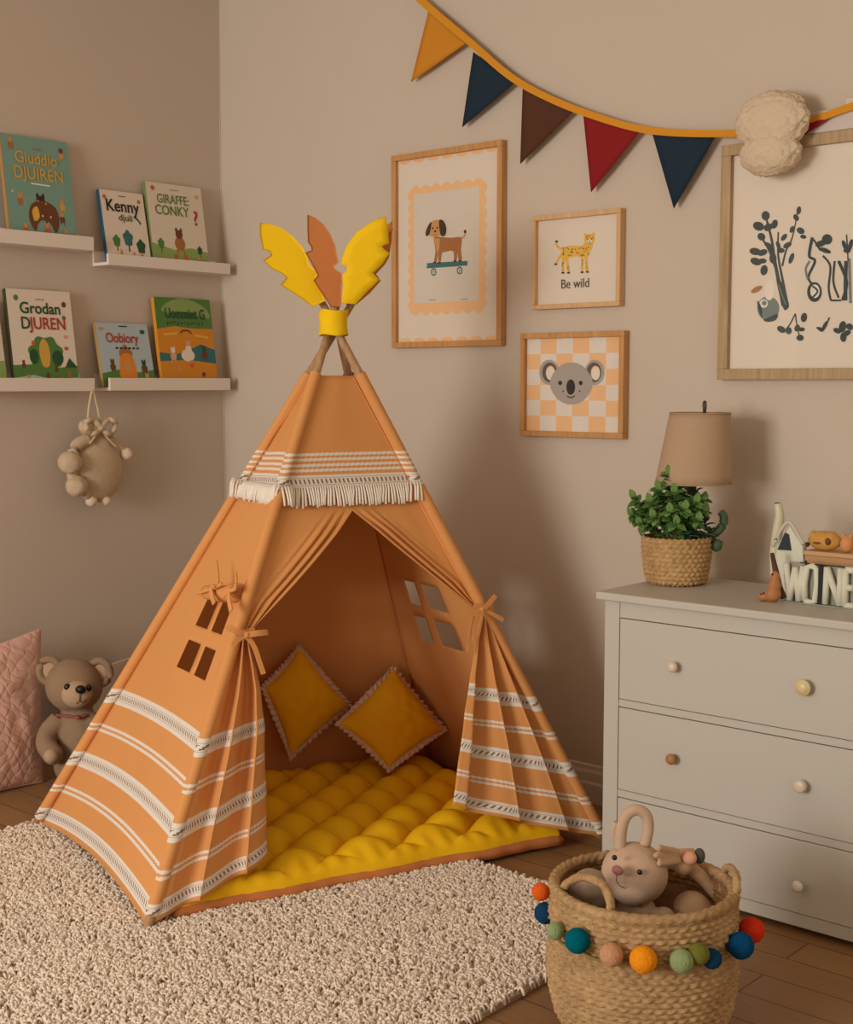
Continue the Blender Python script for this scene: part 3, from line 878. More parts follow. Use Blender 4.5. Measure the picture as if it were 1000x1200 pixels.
def leafy(F, x, y, s, m1, asp, trunk='brown'):
    F.line([(x, y - s * asp), (x, y)], s * .18, INK[trunk]); F.poly([(x + s * .55 * math.cos(a) * (1 + .12 * math.sin(5 * a)), y + s * .75 * asp * math.sin(a) * (1 + .12 * math.sin(5 * a)) + s * .3 * asp) for a in np.linspace(0, 2 * PI, 26)[:-1]], INK[m1])
def art_teal(F, rr, a):
    tiny(F, rr, .50, .30, .17, 'brown', 'dkbrown', a); F.poly([(.3, .22), (.36, .36), (.55, .4), (.72, .34), (.75, .2), (.68, .1), (.6, .2), (.45, .2), (.38, .1)], INK['brown'], 3)
    F.poly([(.36, .3), (.44, .34), (.46, .24), (.38, .2)], INK['yellow'], 3)
    for x, y, m in ((.2, .38, 'dktan'), (.24, .1, 'coral'), (.82, .36, 'gold'), (.84, .08, 'dktan'), (.8, .24, 'brown'), (.14, .9, 'dktan'), (.88, .86, 'tan'), (.56, .12, 'coral')):
        tiny(F, rr, x, y, .075, m, 'tan' if m != 'tan' else 'brown', a)
    for k in range(12): F.ell(rr.uniform(.08, .92), rr.uniform(.05, .5), .012, .010, INK[rr.choice(['gold', 'tan', 'lgreen', 'white'])])
    F.line([(.35, .035), (.65, .03)], .012, INK['dkgreen'])
    F.line([(.45, .89), (.6, .885)], .01, INK['dktan'])
    F.line([(.38, .555), (.66, .55)], .014, INK['white'])
def art_kenny(F, rr, a):
    leafy(F, .52, .30, .2, 'teal', a); leafy(F, .25, .26, .15, 'green', a); leafy(F, .8, .2, .18, 'dkgreen', a)
    for x, y, m in ((.33, .12, 'orange'), (.8, .1, 'coral'), (.62, .1, 'gold'), (.9, .02, 'brown'), (.2, .02, 'brown')): tiny(F, rr, x, y, .06, m, 'tan', a)
    F.ell(.1, .9, .04, .03, INK['coral']); F.ell(.88, .88, .035, .03, INK['coral']); F.line([(.42, .93), (.58, .93)], .012, INK['dkbrown'])
    F.line([(.72, .66), (.8, .62), (.86, .56)], .03, INK['dkgreen'])
def art_giraffe(F, rr, a):
    F.poly([(0, 0), (1, 0), (1, .2), (.7, .24), (.4, .2), (0, .27)], INK['lgreen'])
    tiny(F, rr, .5, .28, .17, 'dktan', 'brown', a); F.line([(.42, .15), (.38, .06)], .06, INK['coral']); F.line([(.56, .15), (.62, .06)], .06, INK['coral'])
    leafy(F, .16, .24, .1, 'green', a); leafy(F, .85, .2, .08, 'dkgreen', a)
    for x, y in ((.24, .07), (.82, .08), (.9, .02)): tiny(F, rr, x, y, .06, 'coral', 'tan', a)
    F.line([(.4, .02), (.6, .02)], .015, INK['dkbrown']); F.ell(.12, .93, .035, .03, INK['coral']); F.ell(.9, .88, .03, .025, INK['gold']); F.line([(.42, .93), (.58, .93)], .01, INK['grey'])
def art_grodan(F, rr, a):
    F.poly([(0, 0), (1, 0), (1, .22), (.6, .19), (.3, .23), (0, .22)], INK['green']); F.poly([(.0, 0), (1, 0), (1, .1), (.6, .07), (.3, .12), (0, .09)], INK['sky'])
    F.line([(.52, .02), (.52, .2)], .05, INK['brown'])
    F.poly([(.52 + .26 * math.cos(t) * (1 + .09 * math.sin(7 * t)), .34 + .18 * math.sin(t) * (1 + .09 * math.sin(7 * t))) for t in np.linspace(0, 2 * PI, 40)[:-1]], INK['green'])
    F.ell(.33, .31, .07, .08, INK['dkgreen']); F.ell(.7, .3, .09, .08, INK['dkgreen']); F.poly([(.45, .22), (.42, .4), (.5, .5), (.58, .4), (.56, .22)], INK['gold'], 3)
    F.ell(.34, .45, .03, .025, INK['coral'])
    for x, y, m in ((.16, .22, 'brown'), (.86, .12, 'dktan'), (.22, .07, 'tan'), (.66, .18, 'brown'), (.72, .05, 'coral')): tiny(F, rr, x, y, .055, m, m, a)
    F.ell(.14, .91, .035, .03, INK['green']); F.ell(.88, .86, .035, .03, INK['brown']); F.ell(.86, .72, .03, .025, INK['green']); F.ell(.86, .52, .03, .02, INK['pink']); F.ell(.85, .4, .035, .02, INK['coral'])
    F.line([(.44, .9), (.58, .9)], .01, INK['grey']); F.poly([(.88, .3), (.8, .2), (1, .2)], INK['dkgreen'])
def art_oob(F, rr, a):
    F.poly([(0, 0), (1, 0), (1, .26), (.7, .22), (.3, .26), (0, .2)], INK['green']); leafy(F, .5, .42, .22, 'dktan', a)
    F.poly([(.35, .1), (.38, .45), (.5, .52), (.62, .45), (.65, .1)], INK['orange'], 3); F.ell(.5, .32, .07, .08, INK['tan']); F.line([(.36, .1), (.64, .1)], .07, INK['teal'])
    tiny(F, rr, .22, .3, .1, 'brown', 'brown', a); tiny(F, rr, .82, .28, .11, 'brown', 'dkgreen', a); tiny(F, rr, .1, .08, .08, 'dkgreen', 'green', a); tiny(F, rr, .85, .08, .1, 'coral', 'tan', a)
    F.ell(.1, .9, .05, .03, INK['tan']); F.ell(.88, .87, .05, .035, INK['dkgreen']); F.line([(.44, .95), (.6, .95)], .02, INK['navy']); [F.line([(.32 + .08 * k, .60), (.37 + .08 * k, .605)], .03, INK['navy'], 0) for k in range(6)]
def art_orange(F, rr, a):
    F.poly([(0, .64), (.3, .68), (.6, .66), (1, .66), (1, 1), (0, 1)], INK['green']); F.poly([(.1, .86), (.3, .97), (.6, .99), (.9, .9), (.95, .78), (.6, .84), (.3, .82)], INK['lgreen'], 3)
    F.poly([(0, .28), (0, .38), (.3, .36), (.55, .42), (.75, .48), (1, .42), (1, .26), (.5, .3)], INK['teal'])
    F.ell(.5, .35, .12, .07, INK['cream']); tiny(F, rr, .24, .34, .1, 'pink', 'cream', a); tiny(F, rr, .52, .42, .1, 'cream', 'pink', a); tiny(F, rr, .8, .36, .1, 'brown', 'dkgreen', a)
    for x, y, m in ((.32, .18, 'tan'), (.55, .24, 'coral'), (.75, .14, 'brown'), (.2, .07, 'dkgreen'), (.85, .05, 'cream')): tiny(F, rr, x, y, .055, m, 'tan', a)
    for k in range(11): F.line([(.18 + .062 * k, .69 + .012 * (k % 3)), (.21 + .062 * k, .73)], .018, INK['dkgreen'], 0)
    F.line([(.4, .6), (.45, .63), (.55, .63), (.6, .6)], .02, INK['brown']); F.line([(.1, .58), (.35, .6)], .025, INK['yellow']); F.line([(.65, .58), (.9, .56)], .025, INK['yellow'])
    F.line([(.45, .03), (.7, .035)], .012, INK['dkgreen'])
book('teal picture book with yellow lettering and a brown animal, on the top left ledge', zUL, (5, 157), (82, 172), (12, 266), (91, 276), mats_cover('teal', rgb(124, 160, 146)), mats_cover('tan', rgb(176, 130, 76)), .020,
     [('Giuddlo', .49, .745, .155, INK['gold'], .15, .92), ('DJUIREN', .51, .595, .165, INK['gold'], .12, .86)], art_teal)
book('small white picture book titled Kenny with a blue spine, upper right ledge', zUR, (120, 223), (168, 234), (127, 300), (178, 304), mats_cover('ivory', rgb(226, 212, 196)), mats_cover('blue', rgb(34, 96, 128)), .020,
     [('Kenny', .48, .71, .24, INK['black'], .35, .90), ('djuli', .52, .585, .13, INK['dkgreen'], .1, 1.1)], art_kenny)
book('tall white picture book with green title and red question mark, beside the corner', zUR, (170, 213), (232, 226), (181, 302), (246, 307), mats_cover('ivory2', rgb(222, 208, 190)), mats_cover('olive', rgb(120, 140, 80)), .020,
     [('GIRAFFE:', .46, .76, .155, INK['green'], .12, .80), ('CONKY', .42, .62, .165, INK['green'], .12, .86), ('?', .84, .53, .25, INK['red'], .4, 1)], art_giraffe)
book('cream picture book titled Grodan Djuren with a green tree on its cover', zLL, (6, 339), (83, 344), (18, 441), (93, 441), mats_cover('cream', rgb(228, 214, 198)), mats_cover('dkgreen', rgb(60, 66, 42)), .022,
     [('Grodan', .5, .755, .165, INK['dkgreen'], .28, .94), ('D', .25, .595, .175, INK['dkgreen'], .25, .88), ('JUREN', .60, .595, .175, INK['red'], .22, .86)], art_grodan)
book('small pale blue picture book with red lettering on the lower right ledge', zLR, (116, 379), (172, 382), (122, 442), (183, 442), mats_cover('sky', rgb(176, 192, 198)), mats_cover('straw', rgb(190, 150, 90)), .018,
     [('Oobiory', .47, .69, .22, INK['red'], .3, .80)], art_oob)
book('orange and green picture book with dark lettering at the ledge right end', zLR, (182, 349), (244, 354), (191, 442), (256, 442), mats_cover('orange', rgb(214, 138, 34)), mats_cover('amber', rgb(220, 150, 40)), .022,
     [('Uommiet G', .52, .77, .16, INK['dkgreen'], .4, .74)], art_orange)
book('pale book cut by the left picture edge on the lower ledge', zLL, (-60, 350), (-8, 352), (-50, 441), (9, 441), mats_cover('pale', rgb(214, 206, 184)), mats_cover('pale', rgb(214, 206, 184)), .02,
     [], lambda F, rr, a: (F.poly([(0, 0), (1, 0), (1, .3), (0, .26)], INK['lgreen']), tiny(F, rr, .4, .4, .2, 'tan', 'brown', a)))

# ================================================================== HANGING KNITTED TOY
KNIT = mat('beige_knit', rgb(200, 176, 148), .95, var=.1, vscale=40, bump=.6, bscale=160, bdist=.003, kind='voro', spec=.1, sheen=.3)
def hanging_toy():
    X = .085
    T = lambda px, py, x=X: V3(hit(px, py, 0, x))
    sc = np.linalg.norm(hit(110, 550, 0, X) - CAMP) / FPX
    t = thing('hanging_toy', T(112, 590), 'beige knitted pouch doll with bow and pompom limbs hanging under the lower ledge', 'toy')
    body = newbm()
    ball(body, T(114, 551), (.062, 34 * sc, 37 * sc), sub=3); ball(body, T(118, 522), (.04, 14 * sc, 16 * sc), sub=3)
    obj('body', body, KNIT, t, remesh=.006, smooth_it=5)
    for pts, r in (([(103, 515), (90, 522), (83, 540)], 7), ([(84, 548), (85, 560), (88, 570)], 6), ([(130, 512), (140, 520), (147, 530)], 3.0), ([(97, 573), (103, 582)], 5), ([(122, 575), (124, 585)], 4)):
        bm = newbm(); P = catmull(pts, 5); tube(bm, [T(p[0], p[1], X + .02) for p in P], r * sc, 10); obj('limb', bm, KNIT, t)
    for x, y, r, k in ((82, 542, 13, 0), (90, 570, 12, 0), (148, 532, 7.5, 1), (107, 587, 6.5, 1), (124, 587, 6, 1)):
        bm = newbm(); ball(bm, T(x, y, X + .035 if k == 0 else X + .02), r * sc, sub=3, nz=.15, nscale=30)
        obj('pompom', bm, KNIT if k == 0 else mat('pale_wool', rgb(224, 204, 178), .95, bump=.5, bscale=120, sheen=.3), t)
    bm = newbm(); x0 = X + .045
    for s in (-1, 1):
        P = catmull([(118, 500), (118 + s * 10, 492), (118 + s * 17, 495), (118 + s * 15, 505), (118 + s * 8, 508), (118, 502)], 5)
        tube(bm, [T(p[0], p[1], x0 + .006 * math.sin(i)) for i, p in enumerate(P)], 3.2 * sc, 8)
        P = catmull([(118, 502), (118 + s * 7, 512), (118 + s * (13 if s < 0 else 19), 520 if s < 0 else 524)], 5); tube(bm, [T(p[0], p[1], x0) for p in P], 1.5 * sc, 6)
    ball(bm, T(118, 501, x0 + .004), 4.2 * sc, sub=2)
    tag(obj('bow', bm, mat('bow_cotton', rgb(206, 184, 156), .9, bump=.3, bscale=150), t), 'knotted beige bow')
    bm = newbm(); ball(bm, T(101, 500, X + .02), (.03, 9 * sc, 9 * sc), sub=3, nz=.1); obj('ear', bm, KNIT, t)
    bm = newbm()
    P = catmull([(103, 500), (104, 480), (107, 462), (109, 457)], 5); tube(bm, [T(p[0], p[1], X + .03 + .01 * i / len(P)) for i, p in enumerate(P)], 1.6 * sc, 6)
    P = catmull([(118, 498), (115, 480), (110, 462), (109, 457)], 5); tube(bm, [T(p[0], p[1], X + .03 + .01 * i / len(P)) for i, p in enumerate(P)], 1.6 * sc, 6)
    obj('hanging_cord', bm, mat('bow_cotton', rgb(206, 184, 156), .9), t)
hanging_toy()

# ================================================================== FRAMED PICTURES (right wall)
OAK = wood('oak_frame', rgb(176, 122, 68, 1.0), rgb(212, 160, 102, 1.0), 'z', 4, .5)
OAK2 = wood('light_oak_frame', rgb(196, 152, 104, 1.0), rgb(226, 184, 136, 1.0), 'z', 4, .5)
OAK3 = wood('weathered_frame', rgb(150, 122, 88, 1.0), rgb(196, 168, 126, 1.0), 'z', 4, .55)
PAPER = mat('print_paper', rgb(226, 212, 196), .75)
def glass_mat():
    t = NT('picture_glass'); g = t.new('ShaderNodeBsdfGlossy'); g.inputs['Roughness'].default_value = .03
    tr = t.new('ShaderNodeBsdfTransparent'); lw = t.new('ShaderNodeLayerWeight'); lw.inputs[0].default_value = .5
    ms = t.new('ShaderNodeMixShader'); t.l.new(t.math('MULTIPLY_ADD', t.math('POWER', lw.outputs['Facing'], 5.0), .5, .022), ms.inputs[0]); t.l.new(tr.outputs[0], ms.inputs[1]); t.l.new(g.outputs[0], ms.inputs[2])
    t.l.new(ms.outputs[0], t.out.inputs[0]); return t.m
GLASS = glass_mat()
def frame(name, x0, x1, z0, z1, fw, depth, m, label, back=-.002):
    t = thing(name, ((x0 + x1) / 2, back, z0), label, 'picture')
    for part, lo, hi in (('frame_rail', (x0, back - depth, z1 - fw), (x1, back, z1)), ('frame_rail', (x0, back - depth, z0), (x1, back, z0 + fw)),
                         ('frame_stile', (x0, back - depth, z0 + fw), (x0 + fw, back, z1 - fw)), ('frame_stile', (x1 - fw, back - depth, z0 + fw), (x1, back, z1 - fw))):
        bm = newbm(); box(bm, lo, hi); obj(part, bm, m, t, bevel=.0018)
    yp = back - depth * .42
    bm = newbm(); box(bm, (x0 + fw * .5, yp, z0 + fw * .5), (x1 - fw * .5, yp + .004, z1 - fw * .5)); obj('print', bm, PAPER, t)
    bm = newbm(); box(bm, (x0 + fw * .8, yp - .0085, z0 + fw * .8), (x1 - fw * .8, yp - .0065, z1 - fw * .8)); obj('glass_pane', bm, GLASS, t)
    return t, yp
def rp(px, py, y=-.03): return hit(px, py, 1, y)
def rect(a, b, y=-.03):
    p = rp(*a, y); q_ = rp(*b, y); return p[0], q_[0], q_[2], p[2]
# --- dog print
a = rp(459.5, 183); b = rp(588, 406)
x0, x1 = a[0], b[0]; z1 = rp(459.5, 183)[2]; z0 = rp(459.5, 408)[2]
t, yp = frame('framed_print', x0, x1, z0, z1, .024, .034, OAK, 'tall oak framed print of a dog on a skateboard in a peach scalloped border')
cf = lambda x, y: (470 + x * .15, 200 + y * .15)        # crop coordinates of the study zoom
Tp = lambda x, y: rp(x, y, yp)
F = Flat(Tp, (0, -1, 0))
# scalloped border built in wall coordinates
P_ = lambda x, y: rp(*cf(x, y), yp)
bx0, bx1 = P_(60, 600)[0], P_(668, 600)[0]; bz1, bz0 = P_(360, 90)[2], P_(360, 1120)[2]
G = Flat(lambda x, z: np.array([x, yp, z]), (0, -1, 0))
out = []
def scal(x0, z0, x1, z1, n, amp):
    dx, dz = x1 - x0, z1 - z0; L = math.hypot(dx, dz); nx, nz = dz / L, -dx / L
    for k in range(n):
        for j in range(6):
            f = (k + j / 6) / n; a = amp * abs(math.sin(PI * (j / 6)))
            out.append((x0 + dx * f - nx * a, z0 + dz * f - nz * a))
amp = -.016
bx0 += .013; bx1 -= .013; bz0 += .014; bz1 -= .014
scal(bx0, bz0, bx1, bz0, 7, amp); scal(bx1, bz0, bx1, bz1, 10, amp); scal(bx1, bz1, bx0, bz1, 7, amp); scal(bx0, bz1, bx0, bz0, 10, amp)
G.poly(out, INK['peach'])
ix0, ix1 = P_(103, 600)[0], P_(610, 600)[0]; iz1 = P_(103, 185)[2]; iz0 = P_(103, 1040)[2]
G.poly([(ix0, iz0), (ix1, iz0), (ix1, iz1), (ix0, iz1)], mat('print_grey', rgb(218, 206, 192), .7))
G.done('scalloped_border', t)
out = []
F = Flat(lambda x, y: P_(x, y), (0, -1, 0), base=.0012)
# slivers of scallop along the top and bottom of the mount
for k in range(7):
    xx = x0 + .024 + (x1 - x0 - .048) * (k + .5) / 7
    Gs = None
F.poly([(208, 735), (222, 722), (500, 706), (520, 712), (518, 735), (500, 742), (225, 762), (205, 755)], INK['teal'], 3)
for wx, wy in ((257, 792), (460, 780)):
    F.ell(wx, wy, 22, 30, INK['teal']); F.ell(wx, wy, 13, 18, INK['cream']); F.ell(wx, wy, 6, 9, INK['teal'])
F.done('skateboard_drawing', t)
F = Flat(lambda x, y: P_(x, y), (0, -1, 0), base=.0016)
F.line([(470, 525), (490, 520), (502, 500), (505, 478)], (14, 12), INK['tan']); F.ell(503, 476, 10, 14, INK['dkbrown'])
F.poly([(262, 520), (330, 520), (400, 524), (470, 520), (477, 560), (470, 620), (478, 700), (455, 706), (445, 640), (436, 706), (418, 704), (415, 640), (395, 625), (345, 636), (322, 645), (312, 716), (295, 718), (292, 645), (280, 716), (258, 722), (272, 640), (266, 580)], INK['dktan'], 3)
F.poly([(262, 520), (300, 520), (305, 560), (296, 640), (285, 640), (272, 580)], INK['tan'], 2)
F.poly([(225, 470), (240, 405), (270, 385), (305, 388), (325, 420), (318, 480), (295, 518), (262, 522), (225, 505)], INK['tan'], 4)
F.poly([(240, 400), (215, 430), (195, 480), (200, 512), (222, 500), (236, 455)], INK['dkbrown'], 3)
F.poly([(300, 390), (325, 385), (350, 420), (357, 470), (345, 508), (315, 508), (303, 455)], INK['dkbrown'], 3)
for ex, ey in ((252, 450), (286, 446)): F.ell(ex, ey, 7, 9, INK['dkbrown'])
F.ell(270, 474, 10, 8, INK['dkbrown']); F.line([(255, 498), (270, 503), (288, 495)], 3, INK['dkbrown'])
F.line([(262, 526), (300, 522)], 8, INK['red'])
for fx, fy in ((266, 718), (302, 720), (424, 706), (464, 706)): F.ell(fx, fy, 12, 7, INK['dkbrown'])
F.done('dog_drawing', t)
F = Flat(lambda x, y: P_(x, y), (0, -1, 0), base=.0014)
F.line([(220, 1010), (275, 1008)], 5, INK['grey'], 0); F.line([(470, 1006), (525, 1004)], 5, INK['grey'], 0)
F.done('signature_lines', t)
# half scallops at the top and bottom of the mount
G = Flat(lambda x, z: np.array([x, yp, z]), (0, -1, 0))
fx0, fx1 = x0 + .024, x1 - .024; nn = 7
for k in range(nn):
    cxs = fx0 + (fx1 - fx0) * (k + .5) / nn; rr = (fx1 - fx0) / nn * .42
    for zz, s, hgt in ((z1 - .024, -1, .016), (z0 + .024, 1, .018)):
        G.poly([(cxs + rr * math.cos(a), zz + s * hgt * math.sin(a)) for a in np.linspace(0, PI, 9)], INK['peach'])
G.done('mount_scallops', t)

# --- leopard print
cz = lambda x, y: (440 + x * 320 / 985, 140 + y * .325)
x0, x1 = rp(624.5, 253)[0], rp(727, 360)[0]; z1 = rp(624.5, 254)[2]; z0 = rp(624.5, 363)[2]
t, yp = frame('framed_print', x0, x1, z0, z1, .018, .034, OAK2, 'small pale oak framed print of a spotted leopard above the words Be wild')
P_ = lambda x, y: rp(*cz(x, y), yp)
F = Flat(P_, (0, -1, 0))
F.line([(680, 470), (660, 460), (652, 445), (658, 440)], (9, 7), INK['yellow']); F.line([(680, 470), (664, 500), (652, 520)], (9, 7), INK['yellow'])
F.poly([(672, 478), (682, 461), (705, 455), (735, 456), (753, 450), (758, 436), (764, 425), (784, 428), (786, 445), (780, 470), (768, 492), (767, 520), (770, 549), (761, 550), (757, 520), (755, 500), (750, 500), (751, 550), (742, 550), (742, 520), (741, 496), (715, 495), (698, 500), (699, 525), (703, 551), (694, 551), (688, 520), (686, 508), (682, 525), (681, 553), (673, 553), (672, 525), (674, 505), (668, 490)], INK['yellow'], 2)
F.ell(773, 432, 20, 19, INK['yellow']); F.ell(758, 416, 6, 6, INK['yellow']); F.ell(788, 414, 6, 6, INK['yellow']); F.ell(774, 440, 9, 8, INK['cream'])
rr = random.Random(5)
for k in range(34):
    F.ell(rr.uniform(678, 772), rr.uniform(461, 492), 2.2, 2.4, INK['brown'], n=8)
for k in range(20):
    F.ell(rr.choice([677, 696, 747, 763]) + rr.uniform(-2, 2), rr.uniform(505, 545), 1.6, 1.8, INK['brown'], n=8)
for k in range(8): F.ell(773 + rr.uniform(-15, 15), 424 + rr.uniform(-8, 4), 1.8, 1.8, INK['brown'], n=8)
for x, y in ((766, 432), (781, 431)): F.ell(x, y, 2.2, 2.8, INK['black'], n=10)
F.ell(774, 440, 3, 2.2, INK['dkbrown'], n=10); F.line([(768, 445), (774, 448), (780, 444)], 1.6, INK['dkbrown'])
for x, y in ((678, 553), (698, 553), (747, 551), (766, 550), (652, 522), (655, 440)): F.ell(x, y, 6, 3.5, INK['dkbrown'], n=10)
F.done('leopard_drawing', t)
pL = P_(668, 610); pR = P_(776, 606)
text_obj('Be wild', .050, (( pL[0] + pR[0]) / 2, yp - .003, pL[2]), (1, 0, 0), (0, 0, 1), mat('ink_charcoal', rgb(86, 80, 74), .7), t, name='caption', bold=.0, xs=.90)

# --- koala print
x0, x1 = rp(611, 390)[0], rp(731, 514)[0]; z1 = rp(611, 391)[2]; z0 = rp(611, 510.5)[2]
t, yp = frame('framed_print', x0, x1, z0, z1, .021, .036, OAK, 'square oak framed koala face on an orange and white checked ground')
P_ = lambda x, y: rp(*cz(x, y), yp)
G = Flat(lambda x, z: np.array([x, yp, z]), (0, -1, 0), step=0)
gx0, gx1, gz0, gz1 = x0 + .021, x1 - .021, z0 + .021, z1 - .021
wc = mat('print_white', rgb(228, 218, 206), .7)
nx = 6; cw = (gx1 - gx0) / 5.75; off = -.15 * cw; ch = (gz1 - gz0) / 6.0
for i in range(7):
    for j in range(6):
        a0 = max(gx0, gx0 + off + i * cw); a1 = min(gx1, gx0 + off + (i + 1) * cw); b1 = gz1 - j * ch; b0 = b1 - ch
        if a1 - a0 < 1e-3: continue
        G.poly([(a0, b0), (a1, b0), (a1, b1), (a0, b1)], wc if (i + j) % 2 == 0 else INK['peach'])
G.done('checked_ground', t)
F = Flat(P_, (0, -1, 0), base=.0012)
kg = mat('koala_grey', rgb(172, 162, 152), .7); kd = mat('koala_dark', rgb(92, 84, 82), .7)
for s, ex in ((-1, 628), (1, 792)):
    F.ell(ex, 912, 36, 46, kg); F.ell(ex + s * -2, 912, 27, 36, kd); F.ell(ex - s * 1 + 4, 914, 17, 26, INK['peach']); F.ell(ex + 4, 916, 15, 24, INK['cream'])
F.poly([(708 + 75 * math.cos(a) * (1 + .03 * math.cos(4 * a)), 952 + 76 * math.sin(a)) for a in np.linspace(0, 2 * PI, 40)[:-1]], kg)
F.ell(706, 965, 16, 28, INK['black']); F.ell(668, 950, 7, 8, INK['black']); F.ell(742, 950, 7, 8, INK['black'])
F.line([(692, 996), (706, 1003), (721, 996)], 4, INK['black']); F.ell(678, 980, 3, 3, INK['black']); F.ell(738, 980, 3, 3, INK['black'])
F.done('koala_drawing', t)

# --- large botanical picture
x0, x1 = rp(847, 168)[0], rp(847, 168)[0] + .70; z1 = rp(847, 171)[2]; z0 = rp(844, 445)[2]
t, yp = frame('framed_print', x0, x1, z0, z1, .038, .036, OAK3, 'large weathered wood frame with dark green plant drawing at right edge')
cb = lambda x, y: (820 + x * 180 / 584, 90 + y * 370 / 1200)
P_ = lambda x, y: rp(*cb(x, y), yp)
F = Flat(P_, (0, -1, 0)); K1 = mat('ink_plant', rgb(46, 60, 62), .7); K2 = mat('ink_plant_pale', rgb(110, 126, 124), .7)
def leafs(lst, m=K1):
    for x, y, a, b, r in lst: F.ell(x, y, a, b, m, math.radians(r), 14)
F.line([(255, 540), (275, 620), (285, 690), (300, 770), (320, 870)], (8, 16), K1); F.line([(300, 590), (300, 680), (318, 780), (335, 870)], (6, 12), K1)
F.line([(230, 600), (265, 660), (290, 730)], 8, K1); F.line([(375, 500), (365, 560), (350, 620), (330, 660), (315, 720)], (4, 8), K1)
F.poly([(292, 770), (312, 780), (340, 860), (335, 882), (318, 878)], K1, 3); F.line([(300, 790), (328, 865)], 4, K2)
leafs([(252, 528, 16, 18, 0), (225, 568, 22, 17, 20), (262, 572, 18, 14, -30), (286, 560, 12, 18, 20), (236, 608, 16, 14, 40), (212, 664, 22, 14, 10), (240, 668, 20, 12, -20), (215, 702, 22, 14, 20), (246, 735, 14, 20, 10), (275, 660, 20, 9, 60), (262, 640, 18, 9, 30), (322, 610, 16, 9, -50), (335, 640, 18, 10, -30), (350, 690, 9, 22, 20), (300, 640, 16, 8, 70),
       (378, 508, 9, 16, 10), (368, 535, 10, 14, -30), (385, 585, 16, 12, 30), (352, 580, 8, 14, 20), (395, 608, 12, 8, 10), (310, 660, 15, 10, 0), (280, 690, 14, 20, 0), (240, 700, 16, 10, 0)])
F.ell(262, 880, 42, 46, K2); F.ell(245, 862, 16, 16, wc); F.ell(247, 860, 9, 9, K2); F.poly([(220, 850), (238, 880), (240, 920), (262, 915), (298, 900), (290, 925), (250, 930), (228, 895)], K1, 3); F.ell(218, 808, 24, 10, INK['dktan'], -.5)
F.ell(268, 810, 20, 40, INK['cream'], .1)
F.line([(365, 900), (345, 940), (325, 965)], 5, K1); F.line([(365, 900), (372, 950), (382, 990)], 5, K1)
leafs([(312, 960, 18, 12, 30), (340, 965, 12, 14, 0), (383, 992, 14, 12, 0), (398, 915, 12, 18, 10), (372, 955, 10, 14, 20), (388, 960, 14, 8, 0)])
F.line([(430, 610), (418, 680), (440, 700), (415, 760), (430, 790)], (12, 8), K1); F.line([(420, 700), (405, 730), (412, 770)], 8, K2); F.ell(438, 818, 28, 38, K1); F.ell(440, 815, 18, 26, wc); F.line([(430, 795), (450, 815), (430, 840)], 7, K1)
leafs([(486, 618, 20, 20, 0), (462, 634, 22, 12, -20), (478, 660, 24, 9, 20)]); F.line([(470, 680), (498, 720), (492, 800), (500, 850)], 8, K1); F.line([(435, 618), (460, 660)], 7, K1)
F.line([(500, 850), (540, 850)], 7, K1); F.line([(515, 700), (510, 780), (530, 840)], 8, K1); F.line([(530, 700), (560, 780), (545, 850)], 12, K1); F.line([(558, 700), (556, 780), (556, 850)], 14, K1); F.line([(570, 690), (575, 860)], 10, K2)
leafs([(552, 640, 8, 20, -20), (575, 640, 8, 24, 15), (562, 660, 14, 10, 0)]); F.line([(560, 600), (566, 700)], 5, K1)
F.line([(495, 915), (470, 965), (450, 955)], 6, K1); leafs([(478, 945, 20, 7, -60), (460, 958, 16, 6, 20)])
leafs([(545, 950, 14, 22, 10), (525, 965, 16, 10, 20), (560, 975, 18, 10, -30), (548, 990, 12, 18, 0), (572, 950, 14, 12, 40)])
for k in range(9):      # the drawing goes on to the right, outside the picture
    xx = 620 + k * 40; F.line([(xx, 560 + 20 * (k % 3)), (xx + 8, 700), (xx - 6, 850)], (5, 10), K1); leafs([(xx + 12, 600 + 20 * (k % 3), 16, 10, 30), (xx - 12, 650, 16, 9, -30), (xx + 14, 700, 15, 9, 20)])
F.done('plant_drawing', t)
LFz1 = z1; LFx0 = x0

